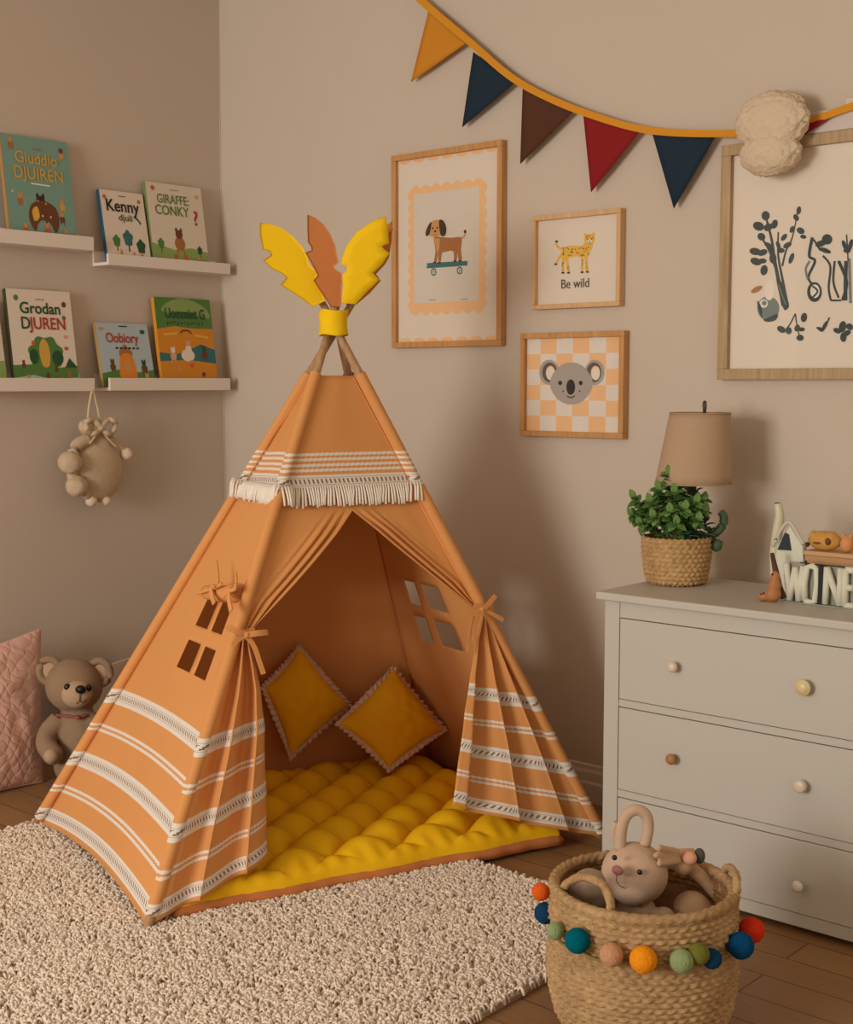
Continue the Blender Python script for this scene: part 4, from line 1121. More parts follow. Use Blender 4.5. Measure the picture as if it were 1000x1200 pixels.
# ================================================================== BUNTING
def bunting():
    t = thing('bunting', V3(rp(700, 140, -.04)), 'fabric pennant bunting on mustard tape strung across the right wall', 'bunting')
    Y = -.046
    TAPE = mat('mustard_tape', rgb(214, 144, 34), .8, bump=.3, bscale=300)
    px = catmull([(430, -70), (463, -32), (493, 0), (547, 46), (600, 91), (650, 118), (700, 137), (750, 151), (800, 156), (868, 156), (905, 152), (945, 143), (1000, 124), (1060, 104)], 5)
    bm = newbm(); rows = []
    for i, p in enumerate(px):
        c = rp(p[0], p[1], Y - .004 - .002 * math.sin(i)); d = np.array(px[min(i + 1, len(px) - 1)]) - np.array(px[max(i - 1, 0)]); d /= np.linalg.norm(d)
        a = rp(p[0] - d[1] * -4.2, p[1] - d[0] * 4.2, Y - .004); b_ = rp(p[0] + d[1] * -4.2, p[1] + d[0] * 4.2, Y - .004 - .002 * math.sin(i * .8))
        rows.append((a, b_))
    rings = [[bm.verts.new(V3(v)) for v in (a, b_, b_ + [0, .004, 0], a + [0, .004, 0])] for a, b_ in rows]
    for A, B in zip(rings, rings[1:]):
        for k in range(4): bm.faces.new((A[k], A[(k + 1) % 4], B[(k + 1) % 4], B[k]))
    bm.faces.new(rings[0][::-1]); bm.faces.new(rings[-1])
    obj('tape', bm, TAPE, t)
    cols = dict(mustard=rgb(206, 136, 44), navy=rgb(38, 52, 66), brown=rgb(88, 56, 42), red=rgb(140, 36, 38))
    for (a, b_, c, k) in (((503, 11), (546, 51), (482, 96), 'mustard'), ((555, 61), (603, 97), (542, 149), 'navy'), ((613, 102), (671, 131), (610, 192), 'brown'),
                          ((684, 135), (749, 155), (693, 225), 'red'), ((765, 157), (838, 161), (790, 244), 'navy'), ((934, 147), (990, 127), (944, 158), 'red')):
        n = 10; A, B, C = (np.array(q_, float) for q_ in (a, b_, c))
        bm = newbm(); vs = {}
        Yo = Y if k != 'x' else Y
        for i in range(n + 1):
            for j in range(n + 1 - i):
                q_ = A + (B - A) * i / n + (C - A) * j / n
                yy = Yo - .006 * math.sin(PI * j / n) * math.sin(PI * (i + j / 2) / n * 1.0) + (.012 * j / n if a[0] < 900 else 0)
                vs[i, j] = bm.verts.new(V3(rp(q_[0], q_[1], yy)))
        for i in range(n):
            for j in range(n - i):
                f = bm.faces.new((vs[i, j], vs[i + 1, j], vs[i, j + 1])); f.smooth = True
                if i + j < n - 1: f = bm.faces.new((vs[i + 1, j], vs[i + 1, j + 1], vs[i, j + 1])); f.smooth = True
        tag(obj('pennant', bm, mat('felt_' + k, cols[k], .9, var=.05, vscale=8, bump=.3, bscale=350, spec=.1), t, solid=.003, offset=0), k + ' fabric pennant')
bunting()
def wool_clump():
    m = mat('cream_wool', rgb(218, 196, 170), .95, var=.10, vscale=60, bump=.7, bscale=160, bdist=.005, spec=.1, sheen=.3)
    t = thing('wool_pompom', V3(rp(903, 203, -.09)), 'cream fluffy wool pompom pair hanging on the large frame top edge', 'pompom')
    def lump(cx, cy, rx, rz, y=-.105):
        c = V3(rp(cx, cy, y)); sc = np.linalg.norm(rp(cx, cy, y) - CAMP) / FPX
        bm = newbm(); res = bmesh.ops.create_icosphere(bm, subdivisions=5, radius=1)
        for v in res['verts']:
            p = v.co.copy(); k = 1 + .07 * noise.noise(p * 2.0 + c) + .06 * noise.noise(p * 5 + c) + .06 * noise.noise(p * 10) + .05 * noise.noise(p * 22)
            v.co = Vector((p.x * rx * sc * 1.22 * k, p.y * .055 * k, p.z * rz * sc * k)) + c
            for f in v.link_faces: f.smooth = True
        return bm
    obj('pompom', lump(905, 142, 35, 32), m, t); obj('pompom', lump(903, 179, 29, 25), m, t)
wool_clump()
# white box lying on the frame's top edge
bt = thing('storage_box', V3(rp(975, 165, -.02)), 'flat white box with dark red end lying on top of the large frame', 'box')
zb = LFz1 + .001; xa = rp(944, 160, -.035)[0]; zt_ = rp(975, 128, -.035)[2]
bm = newbm(); box(bm, (xa, -.036, zb), (xa + .36, -.004, zt_)); obj('box_body', bm, mat('box_white', rgb(206, 192, 184), .6), bt, bevel=.003)
bm = newbm(); box(bm, (xa - .03, -.036, zb), (xa - .0005, -.004, zt_ - .004)); tag(obj('box_end', bm, mat('dark_maroon', rgb(52, 26, 30), .6), bt, bevel=.003), 'dark maroon end of the box')
bm = newbm(); box(bm, (rp(991, 130, -.035)[0], -.036, zt_ + .0005), (xa + .36, -.006, zt_ + .028)); obj('box_lid', bm, mat('box_cream', rgb(214, 196, 172), .6), bt, bevel=.003)

# ================================================================== DRESSER
def dresser():
    x0, x1, yf, yb, H = 2.668, 3.645, -.660, -.165, .96
    t = thing('chest_of_drawers', ((x0 + x1) / 2, (yf + yb) / 2, 0), 'white painted three drawer chest standing against the right wall', 'dresser')
    m = white_paint
    bm = newbm(); box(bm, (x0 - .022, yf - .024, H - .026), (x1 + .022, yb + .005, H)); obj('top', bm, m, t, bevel=.005, seg=3)
    lw = .056
    for a in (x0, x1 - lw):
        bm = newbm(); box(bm, (a, yf, 0), (a + lw, yf + .045, H - .026)); obj('front_leg', bm, m, t, bevel=.002)
        bm = newbm(); box(bm, (a, yb - .045, 0), (a + lw, yb, H - .026)); obj('rear_leg', bm, m, t, bevel=.002)
    for a in (x0 + .006, x1 - .020):
        bm = newbm(); box(bm, (a, yf + .045, .055), (a + .014, yb - .045, H - .026)); obj('side_panel', bm, m, t)
    bm = newbm(); box(bm, (x0 + .02, yb - .012, .06), (x1 - .02, yb - .004, H - .03)); obj('back_panel', bm, m, t)
    rails = ((.880, .934), (.588, .612), (.288, .312), (.022, .062))
    for a, b in rails:
        bm = newbm(); box(bm, (x0 + lw + .0005, yf + .003, a), (x1 - lw - .0005, yf + .022, b)); obj('rail', bm, m, t, bevel=.001)
    KN = dict(cream=mat('knob_cream', rgb(214, 198, 178), .35, spec=.5), yellowish=mat('knob_ivory', rgb(214, 196, 146), .35, spec=.5), brown=wood('knob_wood', rgb(150, 100, 60), rgb(186, 136, 90), 'x', 20, .45), white=mat('knob_white', rgb(228, 220, 208), .3, spec=.5))
    kn = [[('cream', 0), ('yellowish', 1)], [('brown', 0), ('cream', 2)], [('cream', 0), ('white', 0)]]
    for i, ((za, zb_), kz) in enumerate(zip(((.6145, .8775), (.3145, .5855), (.0645, .2855)), (.751, .457, .155))):
        bm = newbm(); box(bm, (x0 + lw + .003, yf - .0005, za), (x1 - lw - .003, yf + .019, zb_))
        d = obj('drawer', bm, m, t, bevel=.0018)
        bm = newbm(); box(bm, (x0 + lw + .02, yf + .0195, za + .01), (x1 - lw - .02, yb - .02, zb_ - .03)); obj('drawer_box', bm, m, d)
        for (k, ty), kx in zip(kn[i], (2.937, 3.372)):
            bm = newbm(); M = Matrix.Translation((kx, yf - .0008, kz)) @ Matrix.Rotation(PI / 2, 4, 'X')
            if ty == 1: prof = [(0, 0), (.008, 0), (.008, .012), (.014, .014), (.023, .017), (.0245, .022), (.023, .027), (.0175, .026), (.0165, .028), (.010, .031), (0, .032)]
            elif ty == 2: prof = [(0, 0), (.009, 0), (.010, .006), (.018, .012), (.0195, .022), (.018, .030), (.012, .033), (0, .0335)]
            else: prof = [(0, 0), (.008, 0), (.0075, .008), (.011, .012), (.0165, .018), (.0175, .024), (.015, .030), (.009, .0335), (0, .0345)]
            lathe(bm, prof, n=28, M=M)
            tag(obj('knob', bm, KN[k], d), {'cream': 'pale cream knob', 'yellowish': 'larger ivory knob with a rim', 'brown': 'brown wooden knob', 'white': 'glossy white knob'}[k])
dresser()
ZD = .9605

# ================================================================== WOVEN BASKET MESHES
def woven(bm, prof, c, coil, seg, braid, amp, thick, rows_closed=True, mi=0, tw=1):
    """prof: list of (r, z) of the outer wall, bottom to top"""
    pts = [np.array(p) for p in catmull(prof, 12)]
    L = [0]
    for a, b in zip(pts, pts[1:]): L.append(L[-1] + np.linalg.norm(b - a))
    tot = L[-1]; nr = max(2, round(tot / coil)); coil = tot / nr; K = 7
    def at(s):
        s = min(max(s, 0), tot - 1e-6); i = max(k for k in range(len(L) - 1) if L[k] <= s)
        f = (s - L[i]) / (L[i + 1] - L[i]); p = pts[i] * (1 - f) + pts[i + 1] * f; d = pts[i + 1] - pts[i]; d /= np.linalg.norm(d)
        return p, np.array([d[1], -d[0]])
    N = nr * K + 1; c = np.array(c)
    rowsP = [at(tot * j / (N - 1)) for j in range(N)]
    def P(i, j):
        a = 2 * PI * (i % seg) / seg; p, n = rowsP[j]; row = min(j // K, nr - 1); f = (j / K) % 1
        rnd = math.sin(PI * f)
        ph = braid * a + (row % 2) * PI * .9 * tw + (f - .5) * 2.6 * (1 if (row % 2 or not tw) else -1)
        o = amp * (rnd ** .6) * (1 + .55 * math.sin(ph)) - amp
        o += amp * .5 * noise.noise(Vector((math.cos(a) * 6, math.sin(a) * 6, row * 3.1)))
        q_ = p + n * o
        return Vector((c[0] + q_[0] * math.cos(a), c[1] + q_[0] * math.sin(a), c[2] + q_[1]))
    grid(bm, P, seg + 1, N, mi=mi)
    bmesh.ops.remove_doubles(bm, verts=bm.verts, dist=1e-6)
def rope(bm, pts, r, tw=26, n=10, amp=.22, closed=False):
    P = [Vector(p) for p in pts]; rings = []
    N = len(P)
    for i, p in enumerate(P):
        ax = (P[(i + 1) % N] - P[i - 1]) if closed else (P[min(i + 1, N - 1)] - P[max(i - 1, 0)])
        ax = ax.normalized(); ref = Vector((0, 0, 1)) if abs(ax.z) < .95 else Vector((1, 0, 0)); a = ax.cross(ref).normalized(); b = ax.cross(a)
        rr = []
        for k in range(n):
            th = 2 * PI * k / n; R = r * (1 + amp * math.sin(3 * th + i * .8))
            rr.append(bm.verts.new(p + a * math.cos(th) * R + b * math.sin(th) * R))
        rings.append(rr)
    for i in range(N if closed else N - 1):
        A, B = rings[i], rings[(i + 1) % N]
        for k in range(n):
            f = bm.faces.new((A[k], A[(k + 1) % n], B[(k + 1) % n], B[k])); f.smooth = True
    if not closed: bm.faces.new(rings[0][::-1]); bm.faces.new(rings[-1])
JUTE = jute_mat('jute', rgb(132, 98, 62), rgb(208, 172, 126))
JUTE2 = jute_mat('seagrass', rgb(142, 106, 64), rgb(216, 178, 126))

# ================================================================== POTTED PLANT
def plant():
    c = hit(789, 684, 2, ZD); c = np.array([c[0], c[1] + .02, ZD])
    R = .118; Hh = .158
    t = thing('potted_plant', V3(c), 'leafy green plant in a round woven seagrass pot on the dresser', 'plant')
    bm = newbm(); woven(bm, [(.0, .002), (R * .55, .001), (R * .80, .005), (R * .90, .03), (R * .98, .09), (R, .14), (R * 1.0, Hh)], c, .0155, 240, 34, .0042, .004)
    woven(bm, [(R * 1.0, Hh), (R * .93, Hh + .002), (R * .93, Hh - .02), (R * .91, .10)], c, .0155, 240, 34, .003, .004)
    obj('woven_pot', bm, JUTE2, t)
    bm = newbm(); lathe(bm, [(0, Hh - .03), (R * .93, Hh - .03), (R * .9, .1)], V3(c), 40); obj('soil', bm, mat('soil', rgb(52, 38, 28), .95, bump=.8, bscale=80), t)
    rr = random.Random(11)
    lf = []
    G1 = mat('leaf_green', rgb(72, 112, 50), .5, var=.25, vscale=25, spec=.4); G2 = mat('leaf_light', rgb(104, 140, 70), .5, var=.2, vscale=25, spec=.4); G3 = mat('leaf_grey_green', rgb(74, 96, 72), .55, var=.25, vscale=20, spec=.35)
    def leaf(bm, base, d, up, L, wd, cup=.25, mi=0, droop=.3):
        d = d.normalized(); sd = d.cross(up).normalized(); up2 = sd.cross(d).normalized(); n = 6
        rows = []
        for i in range(n + 1):
            s = i / n; w = wd * math.sin(PI * min(1, s * .96 + .04)) ** .7 * (1 - .25 * s)
            p = base + d * L * s + up2 * (-droop * L * s * s)
            rows.append([bm.verts.new(p + sd * (w * k) + up2 * (cup * w * abs(k))) for k in (-1, -.5, 0, .5, 1)])
        for A, B in zip(rows, rows[1:]):
            for k in range(4):
                f = bm.faces.new((A[k], A[k + 1], B[k + 1], B[k])); f.smooth = True; f.material_index = mi
    stems = newbm()
    base = V3(c) + Vector((0, 0, Hh - .03))
    right = Vector((.751, .66, 0)); toward = Vector((.66, -.75, 0)) * 1
    # stem tips in (right, toward camera, up) metres from the pot rim centre
    tips = [(-.15, .02, .13), (-.155, .03, .07), (-.10, .05, .12), (-.07, .03, .16), (-.035, .02, .21), (-.02, .05, .15), (-.09, .07, .07), (-.04, .09, .09), (.01, .09, .10), (.05, .07, .12), (.0, .02, .17), (.04, .0, .17), (-.12, -.02, .09), (.08, .05, .09), (-.06, -.04, .13), (.0, -.06, .12), (.06, -.05, .11), (-.13, .05, .045), (.05, .10, .06), (-.02, .10, .05), (.09, -.01, .12)]
    bmA = newbm(); count = 0
    parts = []
    for k, (a, b, h) in enumerate(tips):
        st = base + right * a * .35 + toward * b * .3; tp = base + Vector((0, 0, .03)) + right * a + toward * b + Vector((0, 0, h))
        mid = st * .5 + tp * .5 + Vector((0, 0, .03))
        P = catmull([st, mid, tp], 6); P = [Vector(p) for p in P]
        tube(stems, P, [.0022] * len(P), 6)
        bm = newbm()
        for i in range(3, len(P)):
            for s in (0, 1, 2) if i > 5 else (0, 1):
                dr = (P[i] - P[i - 1]).normalized(); ang = rr.uniform(0, 2 * PI); side = dr.orthogonal().normalized(); side.rotate(Matrix.Rotation(ang, 3, dr))
                d = (side + dr * .4 + Vector((0, 0, .15))).normalized(); L = rr.uniform(.024, .040)
                leaf(bm, P[i], d, Vector((0, 0, 1)) + toward * .5, L, L * .40, .25, rr.choice([0, 0, 1]), .25)
        leaf(bm, P[-1], (P[-1] - P[-2]) + Vector((0, 0, .01)), toward + Vector((0, 0, .5)), .034, .014, .2, 1)
        obj('leaf_sprig', bm, [G1, G2], t, solid=.0006)
    obj('stems', stems, mat('stem_green', rgb(84, 104, 52), .6), t)
    # darker fleshy shoots on the right
    bm = newbm()
    for (a, b, h, n, L) in ((.065, .0, .17, 22, .04), (.105, .03, .04, 10, .045), (.085, .05, .09, 14, .045), (.03, .06, .06, 12, .045)):
        o = base + right * a + toward * b
        for i in range(n):
            s = i / n; ang = i * 2.4; d = right * math.cos(ang) + toward * math.sin(ang) + Vector((0, 0, .2 + .9 * s)); leaf(bm, o + Vector((0, 0, h * s + .02)), d, Vector((0, 0, 1)), L * (1 - .45 * s), .012, .5, 0, .35)
    obj('succulent_shoot', bm, G3, t, solid=.0012)
    bm = newbm(); P = [base + right * a + toward * .02 + Vector((0, 0, h)) for a, h in ((.08, .03), (.12, .04), (.148, .07), (.152, .10), (.140, .115))]
    P = [Vector(p) for p in catmull(P, 5)]; tube(bm, P, [.011 + .004 * math.sin(PI * i / len(P)) for i in range(len(P))], 10); ball(bm, base + right * .125 + toward * .04 + Vector((0, 0, .005)), (.02, .02, .022), sub=3)
    obj('curling_shoot', bm, G3, t)
plant()

# ================================================================== TABLE LAMP
def lamp():
    y = -.27; c = hit(812, 600, 1, y); c = np.array([c[0], y, ZD])
    t = thing('table_lamp', V3(c), 'table lamp with taupe linen tapered shade standing behind the plant', 'lamp')
    zt = hit(819, 484, 1, y)[2]; zb_ = hit(812, 566, 1, y)[2]; sc = np.linalg.norm(hit(812, 520, 1, y) - CAMP) / FPX
    tilt = Matrix.Translation(V3(c)) @ Matrix.Rotation(math.radians(3.2), 4, Vector((.66, -.75, 0)).cross(Vector((0, 0, 1))).cross(Vector((0, 0, 1)))) @ Matrix.Translation(-V3(c))
    DK = mat('dark_bronze', rgb(52, 42, 36), .4, spec=.5, metal=.4)
    bm = newbm(); lathe(bm, [(0, 0), (.052, 0), (.053, .008), (.046, .015), (.02, .022), (.013, .05), (.020, .08), (.026, .12), (.018, .165), (.012, .20), (.0115, zb_ - ZD + .02), (.016, zb_ - ZD + .03), (.016, zb_ - ZD + .07), (0, zb_ - ZD + .072)], V3(c), 28)
    obj('base', bm, DK, t)
    c2 = c + XR[0] * 0
    bm = newbm(); r0, r1 = 43.5 * sc, 34.5 * sc
    hz = zt - zb_; off = Vector((.751, .66, 0)) * (6.5 * sc)
    n = 48
    def P(i, j, ins=0):
        a = 2 * PI * (i % n) / n; f = j / 8; r = r0 + (r1 - r0) * f - ins
        return V3(c) + off * f + Vector((r * math.cos(a), r * math.sin(a), zb_ - ZD + hz * f))
    grid(bm, lambda i, j: P(i, j), n + 1, 9); bmesh.ops.remove_doubles(bm, verts=bm.verts, dist=1e-6)
    t2 = NT('linen_shade'); t2.b.inputs['Roughness'].default_value = .9
    v = t2.coord((1, 1, 1)); n1_ = t2.noise(t2.coord((40, 40, 400)), 4, 3); n2_ = t2.noise(t2.coord((400, 400, 40)), 4, 3)
    f = t2.math('MULTIPLY', t2.math('ADD', n1_, n2_), .5); t2.l.new(t2.mix(t2.math('MULTIPLY_ADD', f, 2.4, -.7), rgb(160, 130, 104), rgb(196, 166, 136)), t2.b.inputs['Base Color']); t2.bump(f, .3, .001)
    sh = obj('lamp_shade', bm, t2.m, t, solid=.0015)
    bm = newbm()
    for f, ins in ((0.0, 0), (1.0, 0)):
        pts = [P(i, 8 * f, ins) for i in range(n)]; tube(bm, pts, .0022, 6, closed=True)
    obj('shade_trim', bm, mat('linen_trim', rgb(178, 146, 112), .9), sh)
    bm = newbm(); top = V3(c) + off + Vector((0, 0, zt - ZD))
    for a in (0, 2 * PI / 3, 4 * PI / 3): tube(bm, [top + Vector((r1 * math.cos(a), r1 * math.sin(a), -.004)), top + Vector((0, 0, -.006))], .0016, 6)
    tube(bm, [V3(c) + Vector((0, 0, zb_ - ZD + .07)), top + Vector((0, 0, .0))], .003, 8)
    obj('shade_carrier', bm, DK, t)
    bm = newbm(); fo = top + Vector((.751, .66, 0)) * (5 * sc)
    tube(bm, [top + Vector((0, 0, -.005)), fo + Vector((0, 0, .0))], .004, 8)
    tube(bm, [Vector(p) for p in catmull([fo, fo + Vector((-.006, .004, .02)), fo + Vector((-.004, .002, .036)), fo + Vector((.006, -.006, .036)), fo + Vector((.008, -.008, .018)), fo + Vector((.003, -.003, .002))], 4)], .0045, 8)
    tag(obj('finial', bm, mat('pewter', rgb(88, 76, 68), .4, metal=.5), t), 'dark metal ring finial')
lamp()

# ================================================================== ORNAMENTS ON THE DRESSER
def ornaments():
    yN = -.47      # front of the letter rack
    D = lambda px, py, y=yN: V3(hit(px, py, 1, y))
    WH = mat('chalk_white', rgb(214, 212, 194), .7, var=.08, vscale=20, bump=.3, bscale=50)
    BK = mat('matte_black', rgb(30, 28, 28), .6)
    # letter rack: W O | N
    zb = ZD
    def px2(px, py): p = hit(px, py, 1, yN); return p[0], p[2]
    t = thing('letter_ornament', D(955, 712), 'chalky white standing letters with a black bar at the dresser right end', 'ornament')
    xl = px2(921, 700)[0]; zt = px2(935, 662)[1]; H = .118
    sc = np.linalg.norm(hit(950, 690, 1, yN) - CAMP) / FPX
    xx = lambda p: px2(p, 690)[0]
    def stroke(bm, pts, w):
        P = [Vector((xx(p), yN, ZD + .004 + H * v)) for p, v in pts]
        tube(bm, P, w, 8, flat=1.0, ref=Vector((0, 1, 0)))
    Lk = [('letter', [[(921, .98), (926, .02)], [(926, .02), (932, .9)], [(932, .9), (937, .02)], [(937, .02), (941, .95)]]),
          ('letter', [[(944, .05), (943, .5), (946, .93), (952, .97), (957, .9), (958, .5), (956, .06), (950, .01), (944, .05)]]),
          ('letter', [[(968, .02), (969, .98)], [(969, .95), (985, .03)], [(985, .02), (985, .98)]]),
          ('letter', [[(991, .02), (991, .98)], [(991, .5), (1001, .5)], [(991, .95), (1003, .95)], [(991, .04), (1003, .04)]])]
    for nm, st in Lk:
        bm = newbm()
        for s in st: stroke(bm, s, .0105)
        obj(nm, bm, WH, t)
    bm = newbm(); box(bm, (xx(960), yN - .008, ZD + .0005), (xx(965.5), yN + .014, ZD + H + .004)); tag(obj('bar', bm, BK, t, bevel=.001), 'black upright bar')
    bm = newbm(); box(bm, (xx(919), yN - .012, ZD), (xx(1010), yN + .022, ZD + .004)); box(bm, (xx(922), yN + .012, ZD + .004), (xx(1008), yN + .018, ZD + H + .006)); obj('backing_board', bm, mat('grey_board', rgb(150, 148, 138), .8), t)
    bm = newbm(); tube(bm, [D(938, 659), D(950, 661), D(985, 664), D(1003, 667)], .0018, 6); tube(bm, [D(945, 657), D(945, 664)], .003, 6); obj('wire', bm, BK, t)
    # leaning striped stick
    t = thing('striped_wedge', D(918, 705, yN - .0), 'dark mottled slanted strip leaning against the white letters', 'ornament')
    bm = newbm(); P = [D(905, 648, yN - .004), D(910, 672, yN - .006), D(914, 688, yN - .008), D(919, 704, yN - .01)]; tube(bm, [Vector((p.x, p.y, max(p.z, ZD + .011))) for p in P], [.006, .010, .009, .010], 10); obj('strip', bm, mat('mottled', rgb(84, 56, 40), .6, var=.6, vscale=60), t)
    # house ornament
    yH = yN + .075
    t = thing('house_ornament', D(928, 700, yH), 'white arched roof house ornament with a dark triangular opening behind the letters', 'ornament')
    bm = newbm()
    wpts = [D(908, 660, yH), D(911, 640, yH), D(926, 616, yH), D(941, 640, yH), D(942, 660, yH)]
    wpts = [Vector((p.x, yH, p.z)) for p in wpts]; lo = Vector((wpts[-1].x, yH, ZD)); l2 = Vector((wpts[0].x, yH, ZD))
    polyprism(bm, [l2] + wpts + [lo], Vector((0, .03, 0))); obj('house_wall', bm, WH, t, bevel=.002)
    bm = newbm(); P = [Vector(p) for p in catmull([D(906, 640, yH - .004), D(914, 624, yH - .004), D(921, 614, yH - .004), D(927, 613, yH - .004), D(933, 622, yH - .004), D(942, 638, yH - .004)], 6)]
    tube(bm, P, .0065, 8); obj('roof_edge', bm, mat('roof_grey_white', rgb(196, 190, 174), .6), t)
    bm = newbm(); pts = [Vector((p.x, yH - .002, p.z)) for p in (D(912, 644, yH), D(921, 624, yH), D(925, 626, yH), D(928, 645, yH))]
    polyprism(bm, pts, Vector((0, -.003, 0))); tag(obj('dark_opening', bm, mat('slate_blue', rgb(36, 46, 56), .6), t), 'dark slate triangular opening')
    # tall horn
    yT = yH + .05
    t = thing('tall_ornament', Vector((D(911, 690, yT).x, yT, ZD)), 'tall slim white curved ornament standing behind the house ornament', 'ornament')
    bm = newbm(); a = [D(911, 692, yT), D(909, 650, yT), D(912, 620, yT), D(914, 605, yT), D(912, 590, yT)]; a[0] = Vector((a[0].x, yT, ZD + .001))
    P = [Vector(p) for p in catmull(a, 6)]; n = len(P); tube(bm, P, [.019 - .003 * i / n if i < n * .3 else .0165 + .003 * math.sin(i / n * PI) - .006 * (i / n) for i in range(n)], 14); obj('horn', bm, mat('horn_white', rgb(206, 200, 170), .4), t)
    bm = newbm(); ball(bm, P[-1], (.011, .011, .004), sub=2); obj('tip', bm, mat('horn_tip', rgb(84, 74, 60), .5), t)
    # tan box behind the letters and the two toys on it
    yB = yN + .075; bx0, bx1 = D(943, 660, yB).x, D(1010, 660, yB).x; bzt = D(965, 647, yB).z
    t = thing('tan_box', ((bx0 + bx1) / 2, yB + .05, ZD), 'tan cardboard box standing behind the white letters', 'box')
    bm = newbm(); box(bm, (bx0, yB, ZD), (bx1, yB + .10, bzt - .014)); obj('box_body', bm, mat('tan_card', rgb(190, 146, 104), .75), t, bevel=.002)
    bm = newbm(); box(bm, (bx0 - .003, yB - .003, bzt - .0135), (bx1 + .003, yB + .103, bzt)); obj('box_lid', bm, mat('tan_card_lid', rgb(204, 160, 116), .75), t, bevel=.002)
    YO = mat('yellow_orange_toy', rgb(200, 148, 72), .6, var=.2, vscale=18, bump=.2, bscale=40); OR = mat('orange_toy', rgb(214, 146, 92), .6, var=.1, vscale=14)
    yC = yB + .035; sz = np.linalg.norm(hit(968, 633, 1, yC) - CAMP) / FPX
    t = thing('toy_figure', Vector((D(968, 645, yC).x, yC, bzt)), 'yellow orange plump toy animal with dark face lying on the tan box', 'toy')
    bm = newbm(); cc_ = Vector((D(967, 633, yC).x, yC, bzt + 11.5 * sz)); ball(bm, cc_, (18 * sz * 1.1, .03, 11.4 * sz), sub=3); ball(bm, cc_ + Vector((.02, -.004, .01)), (.026, .026, .022), sub=3); ball(bm, cc_ + Vector((-.035, -.004, .014)), (.013, .02, .016), sub=3)
    obj('body', bm, YO, t, remesh=.004, smooth_it=4)
    F = Flat(lambda x, z: np.array([cc_.x + x, cc_.y - .031, cc_.z + z]), (0, -1, 0)); F.ell(.022, .004, .009, .012, INK['brown']); F.line([(-.025, .0), (-.01, -.006), (.006, -.008)], .006, INK['dkbrown']); F.ell(.008, .012, .004, .003, INK['dkbrown'])
    bm = newbm(); ball(bm, cc_ + Vector((.022, -.026, .002)), (.010, .006, .013), sub=2); ball(bm, cc_ + Vector((-.012, -.029, -.006)), (.014, .004, .0035), sub=2); ball(bm, cc_ + Vector((-.055, -.006, -.016)), .008, sub=2); F.bm.free(); obj('face_marks', bm, INK['brown'], t)
    t = thing('toy_figure', Vector((D(994, 648, yC).x, yC, bzt)), 'small pale orange eared toy beside the yellow toy on the tan box', 'toy')
    bm = newbm(); c3 = Vector((D(993, 637, yC).x, yC, bzt + .026)); ball(bm, c3, (.021, .022, .026), sub=3); 
    for s in (-1, 1): tube(bm, [c3 + Vector((s * .008, 0, .018)), c3 + Vector((s * .020, 0, .040))], [.007, .002], 8)
    obj('body', bm, OR, t, remesh=.0035, smooth_it=3)
    # orange figurine on the dresser at left
    yO = yN - .035; sz = np.linalg.norm(hit(903, 690, 1, yO) - CAMP) / FPX
    t = thing('orange_figurine', Vector((D(904, 706, yO).x, yO, ZD)), 'small orange sitting figurine left of the white letters', 'figurine')
    bm = newbm(); f0 = Vector((D(906, 706, yO).x, yO, ZD))
    ball(bm, f0 + Vector((0, 0, .024)), (.026, .024, .024), sub=3); ball(bm, f0 + Vector((.004, 0, .052)), (.021, .02, .024), sub=3); ball(bm, f0 + Vector((.006, 0, .078)), (.015, .015, .02), sub=3); ball(bm, f0 + Vector((-.030, -.006, .0135)), (.019, .015, .013), sub=3)
    obj('body', bm, mat('figurine_orange', rgb(176, 118, 72), .55, var=.15, vscale=25), t, remesh=.004, smooth_it=3)
    bm = newbm()
    for k, (dx, dz) in enumerate(((-.032, .022), (-.024, .027), (.004, .088))): ball(bm, f0 + Vector((dx, -.015, dz)), .003, sub=2)
    obj('eye_dots', bm, BK, t)
ornaments()

